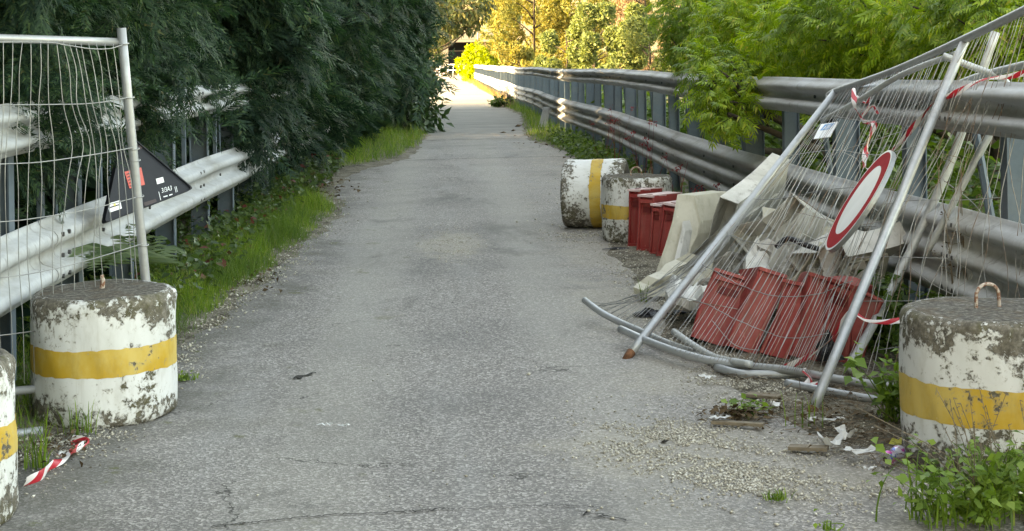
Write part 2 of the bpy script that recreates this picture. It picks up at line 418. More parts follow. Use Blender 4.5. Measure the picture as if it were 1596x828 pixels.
# ------------------------------------------------------------------ leaf materials
M['cypress'] = foliage('cypress_leaf', [(0, (.009, .026, .017)), (.45, (.020, .052, .029)), (.85, (.042, .090, .043)), (.97, (.07, .12, .05)), (1, (.09, .08, .04))], .6, .22, (1.2, 1.6, .9), .12, (1.1, (.008, .024, .018)))
M['ash'] = foliage('ash_leaf', [(0, (.12, .21, .026)), (.45, (.20, .32, .036)), (.8, (.28, .39, .05)), (.95, (.38, .44, .07)), (1, (.42, .36, .10))], .42, .45, (1.5, 1.5, .5), .35, (1.1, (.05, .12, .03)))
M['laurel'] = foliage('broad_leaf', [(0, (.022, .05, .022)), (.6, (.035, .075, .03)), (1, (.07, .11, .04))], .35, .22, (1.5, 1.7, .7), .45)
M['olive_leaf'] = foliage('olive_green_leaf', [(0, (.035, .055, .025)), (.6, (.06, .085, .035)), (1, (.14, .13, .05))], .5, .3, (1.6, 1.5, .7))
M['gold'] = foliage('golden_leaf', [(0, (.12, .13, .04)), (.5, (.19, .185, .055)), (.85, (.25, .215, .07)), (1, (.15, .19, .055))], .6, .35, (1.4, 1.2, .6), .2, (.35, (.12, .15, .05)))
M['fargreen'] = foliage('grey_green_leaf', [(0, (.07, .10, .04)), (.5, (.12, .16, .06)), (1, (.19, .22, .085))], .6, .3, (1.4, 1.4, .7), .2)
M['lime'] = foliage('lime_leaf', [(0, (.16, .22, .02)), (.5, (.25, .32, .025)), (1, (.36, .40, .05))], .5, .4, (1.4, 1.4, .4))
M['pinkish'] = foliage('dry_pinkish_leaf', [(0, (.22, .15, .10)), (.6, (.32, .23, .16)), (1, (.26, .22, .12))], .7, .25, (1.2, 1.1, .9), .1)
M['under'] = foliage('undergrowth_leaf', [(0, (.025, .055, .013)), (.5, (.05, .10, .018)), (1, (.10, .165, .03))], .5, .35, (1.5, 1.6, .6))
M['grass'] = foliage('grass_blade', [(0, (.06, .125, .022)), (.4, (.11, .20, .03)), (.78, (.18, .29, .04)), (.90, (.24, .31, .07)), (1, (.36, .31, .16))], .5, .4, (1.4, 1.5, .5), .3, (.9, (.05, .11, .03)))
M['grass_dry'] = foliage('dry_grass_blade', [(0, (.16, .11, .045)), (.5, (.27, .19, .075)), (1, (.18, .18, .05))], .7, .3, (1.3, 1.2, .7), .2)
M['weed'] = foliage('weed_leaf', [(0, (.08, .15, .025)), (.5, (.14, .25, .045)), (1, (.25, .36, .09))], .45, .4, (1.4, 1.5, .5), .35)
M['ivy'] = foliage('ground_cover_leaf', [(0, (.03, .06, .02)), (.55, (.055, .105, .03)), (.94, (.08, .13, .035)), (.96, (.14, .035, .03)), (1, (.18, .05, .045))], .45, .3, (1.4, 1.4, .7), .35)
M['fern'] = foliage('fern_leaf', [(0, (.08, .13, .07)), (1, (.20, .26, .16))], .5, .35)
M['redflower'] = foliage('red_flower', [(0, (.20, .018, .025)), (.6, (.32, .04, .05)), (1, (.16, .05, .04))], .6, .25, (1.4, .9, .9))
M['bud'] = plain('pale_bud', (.62, .64, .52), .6)
M['yleaf'] = foliage('yellow_leaf', [(0, (.42, .38, .04)), (1, (.50, .46, .07))], .5, .3)

# ------------------------------------------------------------------ leaf templates
def t_spray(nb=18, w=.023):
    V, F = [], []
    def blade(b, d, L, wd, z0):
        d = unit(np.array(d)); s = np.array((-d[1], d[0], 0)); k = len(V)
        b = np.array(b, float)
        z = lambda x: np.array((0, 0, -.28 * max(0, x) ** 2))
        for q in (b + d * L * .12 + s * wd, b + d * L, b + d * L * .12 - s * wd): V.append(q + z(q[0]) + np.array((0, 0, z0)))
        F.append((k, k + 1, k + 2))
    for i in range(nb):
        tt = .04 + .90 * i / (nb - 1)
        for sg in (-1, 1):
            L = (.08 + .17 * math.sin(math.pi * (.25 + .62 * tt))) * random.uniform(.7, 1.2)
            blade((tt + random.uniform(-.02, .02), sg * .012, 0), (1.0, sg * random.uniform(.55, 1.1), 0), L, w * random.uniform(.8, 1.25), random.uniform(-.05, .05))
    blade((.86, 0, 0), (1, 0, 0), .20, w, 0)
    return np.array(V), np.array(F)
def t_pinnate(pairs=5):
    V, F = [], []
    def leaf(b, d, L, wd):
        d = unit(np.array(d)); s = unit(np.cross(np.array((0, 0, 1.0)), d)); k = len(V); b = np.array(b, float)
        for q in (b, b + d * L * .42 + s * wd + (0, 0, .02), b + d * L - np.array((0, 0, .10)), b + d * L * .42 - s * wd + (0, 0, .02)):
            q = q.copy(); q[2] -= .22 * q[0] ** 2; V.append(q)
        F.append((k, k + 1, k + 2, k + 3))
    for i in range(pairs):
        tt = .22 + .62 * i / (pairs - 1)
        for sg in (-1, 1): leaf((tt, 0, 0), (.75, sg * .8, random.uniform(-.35, .05)), .33 * random.uniform(.8, 1.15), .050)
    leaf((.85, 0, 0), (1, 0, -.1), .33, .050)
    k = len(V)
    V += [np.array(p, float) for p in ((0, -.008, 0), (.85, -.006, -.16), (.85, .006, -.16), (0, .008, 0))]; F.append((k, k + 1, k + 2, k + 3))
    return np.array(V), np.array(F)
def t_leaf(w=.22, fold=.06, droop=.12):
    V = np.array([(0, 0, 0), (.42, w, fold), (1, 0, -droop), (.42, -w, fold), (.45, 0, -.01)])
    return V, np.array([(0, 4, 2, 1), (0, 3, 2, 4)])
def t_tri(w=.40):
    return np.array([(.1, w, .03), (1, 0, -.1), (.1, -w, .03)]), np.array([(0, 1, 2)])
def t_leaf4(w=.25):
    V = np.array([(0, 0, 0), (.45, w, .05), (1, 0, -.1), (.45, -w, .05)]); return V, np.array([(0, 1, 2, 3)])
def t_cluster(n=6, w=.2):
    V, F = [], []
    L4, f4 = t_leaf4(w)
    for i in range(n):
        d = rand_unit(1)[0]; Rm = frames(d[None], rand_unit(1))[0]
        F += [tuple(np.array((0, 1, 2, 3)) + len(V))]; V += list((L4 @ Rm.T) * random.uniform(.7, 1.1) + rand_unit(1)[0] * .25)
    return np.array(V), np.array(F)
def t_blade(seg=2, bend=.35, w=.02):
    V = []
    for i in range(seg + 1):
        tt = i / seg; x = bend * tt ** 2; wd = w * (1 - tt * .93)
        V += [(x, -wd, tt * (1 - .15 * tt * bend)), (x, wd, tt * (1 - .15 * tt * bend))]
    return np.array(V), np.array([(2 * i, 2 * i + 1, 2 * i + 3, 2 * i + 2) for i in range(seg)])
SPRAYS = [t_spray() for _ in range(3)]
PINN = [t_pinnate() for _ in range(3)]
LEAF4 = t_leaf4(.24); CLUS = [t_cluster(7) for _ in range(3)]
BLADES = [t_blade(2, b, .02) for b in (.1, .3, .55)]
def multi_scatter(temps, P, Rm, S):
    idx = rng.integers(0, len(temps), len(P)); out = []
    for k, (tv, tf) in enumerate(temps):
        s = idx == k
        if s.any(): out.append(scatter(tv, tf, P[s], Rm[s], S[s]))
    return join_np(out)
def upright(n, lean=.3):
    z = unit(np.stack((rng.normal(0, lean, n), rng.normal(0, lean, n), np.ones(n)), 1)); a = rng.uniform(0, 2 * math.pi, n)
    h = np.stack((np.cos(a), np.sin(a), np.zeros(n)), 1); return frames(h - z * np.sum(h * z, 1, keepdims=True), z)

# ================================================================== the setting
def grid_sheet(xs_fn, ys, nx, zf):
    V, F = [], []
    for j, y in enumerate(ys):
        x0, x1 = xs_fn(y)
        for i in range(nx + 1):
            x = x0 + (x1 - x0) * i / nx; V.append((x, y, zf(x, y, i / nx)))
    for j in range(len(ys) - 1):
        for i in range(nx):
            a = j * (nx + 1) + i; F.append((a, a + 1, a + nx + 2, a + nx + 1))
    return np.array(V), np.array(F)
def lerp_tab(tab):
    ys, xs = zip(*tab); return lambda y: float(np.interp(y, ys, xs))
LEFT_EDGE = lerp_tab([(3, -1.75), (6, -1.62), (7.5, -1.55), (9.5, -1.40), (12, -1.22), (14.5, -1.1), (16.7, -1.12), (19, -1.40), (22, -1.2), (25, -.62), (28, -.42), (33, -.30), (37, -.55), (45, -.75), (60, -1.2), (75, -2.6), (230, -3.2)])
RIGHT_EDGE = lerp_tab([(3, 2.2), (5.2, 1.95), (5.8, 1.75), (6.4, 1.50), (7.2, 1.30), (8.4, 1.16), (9.8, 1.25), (12.4, 1.35), (16, 1.75), (22, 2.1), (26, 2.15), (30, 1.75), (34, 1.8), (44, 2.3), (54, 2.1), (60, 2.5), (90, 2.25), (140, 2.3), (230, 2.45)])
def wob(y, s, a): return a * (math.sin(y * 3.1 * s + s) + .7 * math.sin(y * 7.7 * s + 2 * s) + .5 * math.sin(y * 17.3 * s)) / 2

g, gf = grid_sheet(lambda y: (-1500, 1500), np.concatenate((np.linspace(-200, 300, 26), np.linspace(400, 2500, 12))), 30, lambda x, y, u: -.12)
tag(obj('ground', g, gf, M['field']), kind='structure')
def road_z(x, y, u): return .004 * math.sin(x * 2.2) + .003 * math.sin(y * .7 + x)
V, Fc = grid_sheet(lambda y: (-3.4, 3.1), np.concatenate((np.linspace(-6, 40, 93), np.linspace(42, 215, 60))), 16, road_z)
road = tag(obj('road', V, Fc, M['road'], None, True), kind='structure')
# verges: earth sheets with ragged edges lying on the road's sides
def vl(y): return (-4.2, LEFT_EDGE(y) + wob(y, 1.3, .07))
V, Fc = grid_sheet(vl, np.linspace(-4, 62, 420), 10, lambda x, y, u: -.004 + .014 * min(1, (1 - u) * 9) + .07 * (1 - u) ** 1.0 * min(1, u * 4) + .012 * math.sin(x * 9 + y * 5) * (1 - u))
tag(obj('verge_left', V, Fc, M['soil'], None, True), kind='structure')
def vr(y): return (RIGHT_EDGE(y) + wob(y, 1.1, .08), 4.0)
V, Fc = grid_sheet(vr, np.concatenate((np.linspace(-4, 62, 420), np.linspace(63, 215, 150))), 10, lambda x, y, u: -.004 + .016 * min(1, u * 9) + .03 * u + .010 * math.sin(x * 9 + y * 5) * u)
tag(obj('verge_right', V, Fc, M['soil'], None, True), kind='structure')
# cracks and joints in the surfacing
def strip(name, pts, w, z, mat, parent):
    P = np.array(pts, float); T = unit(np.gradient(P, axis=0)); S = np.stack((-T[:, 1], T[:, 0], 0 * T[:, 0]), 1)
    ww = w * (.55 + .9 * rng.random(len(P)))[:, None]
    ww[0] = ww[-1] = w * .1
    V = np.concatenate((P + S * ww, P - S * ww)); V[:, 2] = [road_z(v[0], v[1], 0) + z for v in V]; n = len(P)
    return obj(name, V, np.array([(i, i + n, i + n + 1, i + 1) for i in range(n - 1)]), mat, parent)
def crack(px_pts, w=.006, n=60, jit=.012):
    P = smooth_path([onZ(*p) for p in px_pts], n); P[:, :2] += rng.normal(0, jit, (n, 2)); return strip('crack', P, w, .006, M['crack'], road)
crack([(330, 822), (420, 812), (520, 803), (640, 798), (700, 793)], .0035, 90, .006)
crack([(690, 796), (840, 790), (960, 794)], .0022, 60, .006)
crack([(900, 800), (990, 815)], .003, 20)
crack([(600, 541), (612, 538), (625, 540)], .005, 10, .004)
crack([(455, 590), (475, 585), (495, 580)], .012, 14, .02)
for (y, x0, x1, w) in ((24.5, -1.0, 2.2, .02), (30.5, -.4, 1.9, .03), (38, -.4, 2.2, .03), (43.5, -.2, 2.2, .04), (50, -.3, 2.3, .05), (58, -.2, 2.4, .06), (73, 0, 2.3, .06), (88, 0, 2.2, .06), (110, 0, 2.2, .07), (140, 0, 2.2, .08)):
    P = np.stack((np.linspace(x0, x1, 40), y + rng.normal(0, .03, 40) + np.linspace(0, .25, 40), np.zeros(40)), 1); strip('joint', P, w, .006, M['crack'], road)

# hill far behind the trees
hx = np.linspace(-900, 1300, 90); V, Fh = [], []
for j, (yy, f) in enumerate(((430, 0), (520, .55), (640, .9), (800, 1.0))):
    for i, x in enumerate(hx): V.append((x, yy + 30 * math.sin(x * .01), -1 + f * (62 + 26 * math.sin(x * .006 + .5) + 9 * math.sin(x * .021) + 4 * math.sin(x * .06))))
for j in range(3):
    for i in range(89): a = j * 90 + i; Fh.append((a, a + 1, a + 91, a + 90))
def mat_hill():
    t = NT('hill_scrub'); n = t.noise(.05, 8, .7); n2 = t.noise(.4, 5, .7)
    return t.fin(t.mix(t.smoothstep(n2, .35, .65), t.mix(t.smoothstep(n, .4, .6), (.10, .12, .05), (.24, .19, .12)), (.28, .22, .15)), 1, 0, t.bump(n2, 1, 1.5), .1)
tag(obj('hill', np.array(V), np.array(Fh), mat_hill(), None, True), kind='structure')

# ================================================================== guard rails
def beam_profile(z0, z1, waves, depth, n):
    t = np.linspace(0, 1, n); c = np.cos(2 * math.pi * waves * t); c = np.sign(c) * np.abs(c) ** .45
    return np.stack((depth * .5 * c, z0 + (z1 - z0) * t), 1)          # +x = away from the road
def beam(name, prof, side, path, y0, y1, mat, parent, proud=0.0, n=5):
    """side +1: rail on the right (ridges face -x); closed sheet with a little thickness"""
    V, F = [], []; k = len(prof)
    for y in np.linspace(y0, y1, n):
        cx, dz = path(y)
        for (px, pz) in prof: V.append((cx + side * (px - proud), y, pz + dz))
        for (px, pz) in prof: V.append((cx + side * (px - proud + .006), y, pz + dz))
    for j in range(n - 1):
        a, b = j * 2 * k, (j + 1) * 2 * k
        for i in range(k - 1):
            F.append((a + i, a + i + 1, b + i + 1, b + i)); F.append((a + k + i, b + k + i, b + k + i + 1, a + k + i + 1))
        F.append((a, b, b + k, a + k)); F.append((a + k - 1, a + 2 * k - 1, b + 2 * k - 1, b + k - 1))
    for a, rev in ((0, 0), ((n - 1) * 2 * k, 1)):
        for i in range(k - 1): F.append((a + i, a + k + i, a + k + i + 1, a + i + 1))
    return obj(name, V, F, mat, parent, True)
def c_post(parent, x, y, z0, z1, depth, wid, side, mat, name='post', tilt=0.0):
    mb = MB(); th = .008
    x1 = x + side * depth
    for (a, b, c, d) in ((x, x + side * th, y - wid / 2, y + wid / 2), (x1 - side * th, x1, y - wid / 2, y + wid / 2), (x + side * th, x1 - side * th, y - th / 2, y + th / 2)):
        mb.box((a, c, z0), (b, d, z1))
    V, F = mb.get()
    if tilt: V[:, 0] += (V[:, 2] - z0) * tilt; V[:, 1] += (V[:, 2] - z0) * tilt * .7
    return obj(name, V, F, mat, parent)
def bolts(parent, pts, side):
    mb = MB()
    for p in pts:
        mb.tube([p, p - np.array((side * .014, 0, 0))], .013, 6)
    o = mb.build('bolt_heads', M['bolt'], parent); o['kind'] = 'stuff'; return o

def r_path(y):
    dz = .014 * math.sin(y * .33) + .003 * math.sin(y * 1.7 + 1) - (.03 * min(1, max(0, (y - 20) / 30)))
    return 2.66 + .03 * math.sin(y * .30 + .5) + .005 * math.sin(y * 1.1), dz
railR = empty('guard_rail', (2.7, 6, 0))
tag(railR, 'long galvanised two-tier guard rail along the right side of the road', 'guard rail')
PW = beam_profile(1.19, 1.46, 2, .085, 17); P3 = beam_profile(.29, .79, 3, .085, 25)
y = 3.0; k = 0
while y < 196:
    L = 4.5 if y < 60 else 9.0
    pr = .007 * (k % 2)
    beam('upper_beam', PW, 1, r_path, y, y + L + .25, M['galv'], railR, pr, 7)
    beam('lower_beam', P3, 1, r_path, y, y + L + .25, M['galv'], railR, pr, 7)
    if y < 40:
        pts = []
        for dy in (.05, .12, .2):
            for z in (1.26, 1.39, .37, .54, .71):
                cx, dz = r_path(y + dy); pts.append(np.array((cx - .03 - pr, y + dy, z + dz)))
        for dy in np.arange(1.5, L, 1.5):
            for z in (1.325, .46, .625):
                cx, dz = r_path(y + dy); pts.append(np.array((cx + .035, y + dy, z + dz)))
        bolts(railR, pts, 1)
    y += L; k += 1
y = 4.1; k = 0
while y < 196:
    cx, dz = r_path(y)
    c_post(railR, cx + .055, y, -.1, 1.40 + dz, .17 if k % 2 == 0 else .12, .09, 1, M['galv_post'])
    if k % 2 == 0 and y < 30:
        cx2 = cx + .05
        mb = MB(); mb.tube([(cx2 + .1, y + .1, .05), (cx2 + .06, y + .55, 1.25)], .022, 6); mb.build('brace', M['galv_post'], railR)
    y += 1.5 if y < 70 else 2.4; k += 1

def l_path(y):
    return -2.07 - .02 * math.sin(y * .8) + .01 * max(0, y - 10), .01 * math.sin(y * 1.1) - .006 * max(0, 8 - y)
railL = empty('guard_rail', (-2.1, 8, 0))
tag(railL, 'galvanised guard rail half hidden by cypresses on the left of the road', 'guard rail')
PL = beam_profile(.42, .80, 2, .10, 21); PU = beam_profile(1.17, 1.43, 2, .085, 17)
y = 3.5; k = 0
while y < 30:
    L = 4.3; pr = .007 * (k % 2)
    beam('upper_beam', PU, -1, l_path, y, y + L + .3, M['galv'], railL, pr, 7)
    beam('lower_beam', PL, -1, l_path, y, y + L + .3, M['galv'], railL, pr, 7)
    pts = []
    for dy in (.08, .22):
        for z in (.50, .61, .72, 1.24, 1.37):
            cx, dz = l_path(y + dy); pts.append(np.array((cx + .045 + pr, y + dy, z + dz)))
    for dy in (1.4, 2.8):
        cx, dz = l_path(y + dy); pts.append(np.array((cx - .02, y + dy, .61 + dz)))
    bolts(railL, pts, -1)
    y += L; k += 1
y = 5.9
while y < 30:
    cx, dz = l_path(y)
    c_post(railL, cx - .06, y, -.1, 1.38, .15, .09, -1, M['galv_post'])
    mb = MB(); mb.box((cx - .12, y + .66, .5), (cx - .09, y + .71, 1.25)); mb.build('baluster', M['galv_post'], railL)
    mb = MB(); mb.tube([(cx - .1, y + 1.0, .5), (cx - .12, y + 1.02, 1.25)], .009, 5); mb.build('rod', M['galv_post'], railL)
    y += 1.45

# ================================================================== trees
def limb(mb, a, b, r0, r1, bend=.1, n=7, sides=7):
    a, b = np.array(a, float), np.array(b, float); L = np.linalg.norm(b - a)
    mid = (a + b) / 2 + rand_unit(1)[0] * L * bend
    P = smooth_path([a, mid, b], n); mb.tube(P, np.linspace(r0, r1, n), sides)
def cypress(x, y, rad, height, label, low=.5, vis=1.0, seed=0):
    root = empty('cypress_tree', (x, y, 0)); tag(root, label, 'tree', 'cypresses in the left hedge')
    mb = MB(); mb.tube([(x, y, -.1), (x + .05, y, height * .4), (x, y + .1, height * .92)], [.16, .11, .02], 9)
    for i in range(10):
        z = random.uniform(.9, 4.2); a = random.uniform(-2.2, 1.2); L = rad * random.uniform(.5, .8)
        limb(mb, (x, y, z), (x + math.cos(a) * L, y + math.sin(a) * L, z + random.uniform(-.1, .5)), .035, .01)
    mb.build('trunk', M['bark'], root, True)
    prof = lambda z: rad * np.clip(np.minimum((z - low + .55) / .9, 1), .15, 1) * np.sqrt(np.clip(1 - ((z - 2.2) / (height - 1.8)) ** 2 * (z > 2.2), .02, 1))
    parts = []
    def shell(n, z0, z1, size, depth, face=True):
        k_ = 11; m_ = max(1, n // k_); z = rng.uniform(z0, z1, m_)      # plumes: sprays fanning from the tip of a hanging branch
        a = rng.normal(-.75, 1.05, m_) if face else rng.uniform(0, 2 * math.pi, m_)
        lumpv = lump(a * 1.6 + seed, z * 1.3 + seed * .7)
        hem = low + .28 * np.sin(a * 5 + seed) + .15 * np.sin(a * 11 + seed * 2)
        k = z > hem; z, a, lumpv = z[k], a[k], lumpv[k]; m_ = len(z)
        r = prof(z) * (1 + .30 * lumpv) - rng.random(m_) ** 1.3 * depth
        out = np.stack((np.cos(a), np.sin(a), np.zeros(m_)), 1)
        C = np.array((x, y, 0)) + out * r[:, None] + np.array((0, 0, 1.0)) * z[:, None]
        cax = unit(out * rng.uniform(.5, 1.0, m_)[:, None] + np.array((0, 0, -1.0)) * rng.uniform(-.15, .8, m_)[:, None] + rng.normal(0, .30, (m_, 3)))
        cs = size * rng.uniform(.7, 1.35, m_)
        C, cax, cs, out = (np.repeat(q, k_, 0) for q in (C, cax, cs, out)); n = len(C)
        t_ = rng.random(n); ax = cax + rng.normal(0, .42, (n, 3)) * (1 - .4 * t_)[:, None]
        nr = out * .45 + np.array((0, 0, 1.0)) * .8 + rng.normal(0, .35, (n, 3))
        S = cs * rng.uniform(.6, 1.1, n) * (1.05 - .35 * t_)
        P = C - cax * (cs * (1.1 - 1.1 * t_))[:, None] + rng.normal(0, .20, (n, 3)) * cs[:, None]
        parts.append(multi_scatter(SPRAYS, P, frames(ax, nr), S))
    d = max(6.0, y); zv = 1.6 + d * .055 + .3
    sz = .23 + .018 * max(0, d - 8)
    if vis > 0:
        shell(int(3150 * vis), low - .3, min(zv, height), sz, .8)
        shell(int(850 * vis), low, min(zv, height), sz * 1.5, 1.3)
    V, Fq = join_np(parts) if parts else (np.zeros((0, 3)), np.zeros((0, 3), int))
    # body of the crown: broader flat sprays through the whole volume, denser in little-seen trees to block sun
    n = 6500 if vis > .2 else 14000; z = .05 + (height - .05) * rng.random(n); a = rng.uniform(0, 2 * math.pi, n); r = np.maximum(prof(z), rad * .8) * np.where((z < zv + .3) & (vis > .2), .55, .95) * np.sqrt(rng.random(n))
    P = np.stack((x + np.cos(a) * r, y + np.sin(a) * r, z), 1); out = np.stack((np.cos(a), np.sin(a), -.5 * np.ones(n)), 1)
    b = scatter(*t_tri(), P, frames(out + rng.normal(0, .4, (n, 3)), rng.normal(0, 1, (n, 3))), np.where((z < zv + .3) & (vis > .2), .42, .80) * rng.uniform(.7, 1.3, n))
    V, Fq = join_np([(V, Fq), b]) if len(V) else b
    obj('crown', V, Fq, M['cypress'], root)
HEDGE = [(-3.18, 8.35, 1.5, .90, 1.3, 'at the photo\'s left edge'), (-3.27, 10.6, 1.5, .88, 1.2, 'behind the standing mesh fence'), (-3.45, 13.2, 1.5, .80, .9, 'over the left guard rail, beyond the black triangle'),
         (-3.15, 15.9, 1.65, .35, 1.2, 'hanging low over the left guard rail'), (-3.1, 19.0, 1.7, .3, .9, 'above the ground cover at the end of the left rail'),
         (-2.9, 22.2, 1.75, .6, .75, 'behind the gap between the grass lobes'), (-2.5, 26.0, 1.8, .85, .65, 'at the near end of the far grass lobe'),
         (-2.3, 30.0, 1.85, .85, .55, 'behind the far grass lobe'), (-2.2, 34.5, 2.0, .85, .5, 'beside the broad-leaved bush')]
for i, (x, y, rad, low, vis, where) in enumerate(HEDGE):
    cypress(x, y, rad, random.uniform(8.6, 9.8), 'dark green hedge cypress ' + where, low, vis, i * 1.7)
for i, (x, y) in enumerate(((-4.3, 4.6), (-4.5, 1.6), (-4.6, -1.4), (-4.5, -4.6), (-2.9, 38.5), (-3.3, 42.5), (-3.4, 46.5), (-3.6, 50.5), (-5.2, 36.3), (-5.2, 44.4), (-5.2, 28.2), (-5.3, 21))):  # last four stand unseen, added to close sun gaps in the hedge
    c = 'dark green hedge cypress ' + ('level with the camera, left of the frame', 'just behind the camera', 'second behind the camera', 'third behind the camera', 'just past the broad-leaved bush', 'second past the broad-leaved bush', 'third past the broad-leaved bush', 'last before the sunlit stretch', 'added unseen to block sun behind the broad-leaved bush', 'added unseen to block sun before the sunlit stretch', 'added unseen to block sun behind the far grass lobe', 'added unseen to block sun behind the end of the left rail')[i]
    cypress(x, y, 2.1, 9.6, c, .3,  .12 if y > 30 and x > -5 else 0, 20 + i * 1.3)

def leaf_tree(name, label, cat, x, y, blobs, mat, temps, size, trunk_h, group=None, per=500, trunk_r=.12, loc_z=-.1, droop=.3, branch=True, bark='bark'):
    """blobs: (centre xyz, radius) of foliage; twigs reach every blob from the trunk"""
    root = empty(name, (x, y, 0)); tag(root, label, cat, group)
    mb = MB(); tp = np.array((x, y, trunk_h))
    mb.tube(smooth_path([(x, y, loc_z), (x + .06, y + .03, trunk_h * .5), tp], 7), np.linspace(trunk_r, trunk_r * .6, 7), 9)
    if branch:
        for c, r in blobs:
            st = np.array((x, y, min(trunk_h, max(.3, c[2] * .55)))); limb(mb, st, c, trunk_r * .35, trunk_r * .12, .2, 9)
            for j in range(5):
                e = np.array(c) + rand_unit(1)[0] * r * .85; limb(mb, np.array(c) + (st - c) * random.uniform(.0, .35), e, trunk_r * .12, trunk_r * .045, .16, 6, 5)
    mb.build('trunk', M[bark], root, True)
    parts = []
    for c, r in blobs:
        n = int(per * r * r); dirs = rand_unit(n)
        rr = r * (1 + .28 * lump(dirs[:, 0] * 3 + c[0], dirs[:, 2] * 3 + c[1]) ) * (.45 + .55 * rng.random(n) ** .5)
        P = np.array(c) + dirs * rr[:, None] * np.array((1, 1, .85))
        ax = dirs * .8 + np.array((0, 0, -droop)) + rng.normal(0, .5, (n, 3)); nr = np.array((0, 0, 1.0)) + rng.normal(0, .45, (n, 3)) + dirs * .3
        parts.append(multi_scatter(temps, P, frames(ax, nr), size * rng.uniform(.65, 1.25, n)))
    obj('crown', *join_np(parts), M[mat], root)
    return root
def pb(px, py, Y, r): return (onY(px, py, Y), r)
# leafy ash trees leaning over the right rail
ashA = [pb(1105, 22, 16.5, .50), pb(1075, 68, 16.5, .30), pb(1160, 62, 14.5, .50), pb(1118, 158, 12.3, .20), pb(1150, 135, 12.3, .26), pb(1115, 112, 13, .28), pb(1135, 178, 12.0, .15), pb(1200, 95, 13.2, .36), pb(1225, 20, 14, .6), pb(1170, -30, 16, .5),
        pb(1065, 15, 19, .38), pb(1235, 130, 14.5, .3)]
leaf_tree('ash_tree', 'bright green ash hanging over the right rail beside its middle gap', 'tree', 3.9, 14.6, ashA, 'ash', PINN, .17, 3.2, 'ash trees behind the right rail', 2200, .15)
ashB = [pb(1290, 55, 12, .55), pb(1300, 105, 12.4, .38), pb(1370, 30, 11.4, .6), pb(1390, 95, 11.6, .42), pb(1260, 90, 12.8, .4), pb(1240, 60, 13.5, .5)]
leaf_tree('ash_tree', 'bright green ash behind the top of the collapsed mesh fence', 'tree', 4.6, 12.0, ashB, 'ash', PINN, .165, 3.0, 'ash trees behind the right rail', 2200, .14)
ashC = [pb(1465, 35, 10.4, .5), pb(1480, 90, 10.6, .38), pb(1545, 60, 9.9, .5), pb(1600, 20, 9.6, .55), pb(1590, 90, 9.8, .36), pb(1430, 75, 11.3, .4)]
leaf_tree('ash_tree', 'bright green ash at the photo\'s right edge behind the rail', 'tree', 4.9, 10.2, ashC, 'ash', PINN, .16, 2.8, 'ash trees behind the right rail', 2200, .13)
# second rank that closes the view behind them
for i, (px, Y, X) in enumerate(((1190, 24, 5.4), (1250, 20, 5.8), (1340, 17, 6.2), (1460, 15, 6.8), (1600, 13.5, 7.2))):
    c0 = np.array((X, X / ((px - 690) / F_PX), 0)) if px > 900 else None
    bl = [(np.array((X + random.uniform(-.7, .7), c0[1] + random.uniform(-1, 1), z)), random.uniform(.75, 1.0)) for z in (.3, .9, 1.5, 2.2, 2.9, 3.6)]
    leaf_tree('understorey_tree', ('green tree behind the ash, %s' % ('left of the ash over the rail', 'second from the gap in the right rail', 'in the middle of the right-hand row', 'behind the collapsed fence posts', 'at the far right of the row')[i]), 'tree', X, c0[1], bl, 'under', PINN, .34, 2.4, 'trees behind the ashes', 340, .12)
# broad-leaved bush beside the road at the end of the hedge
bl = [pb(655, 165, 35, .55), pb(640, 195, 34, .45), pb(668, 120, 36, .45), pb(650, 130, 36, .5), pb(675, 185, 34.5, .30), pb(625, 180, 34, .5)]
leaf_tree('laurel_bush', 'dark bush with large glossy leaves where the hedge ends', 'bush', -.95, 35.2, bl, 'laurel', [t_leaf(.2)], .30, .9, None, 520, .04)
# olive-green tree whose branch hangs over the road farther on
bl = [pb(697, 22, 60, .75), pb(725, 12, 60, .7), pb(688, 42, 60, .6), pb(742, 22, 61, .5), pb(712, 38, 61, .45), pb(735, 42, 61, .32), pb(680, 10, 62, 1.0), pb(758, 4, 61, .4), pb(668, 50, 62, 1.0), pb(672, 85, 60, .5), pb(675, -40, 62, 2), pb(720, -45, 62, 1.5)]
leaf_tree('broadleaf_tree', 'dark olive-green tree with a branch hanging over the road', 'tree', -2.6, 61, bl, 'olive_leaf', [t_leaf(.2)], .27, 3.0, None, 700, .18, droop=.7)
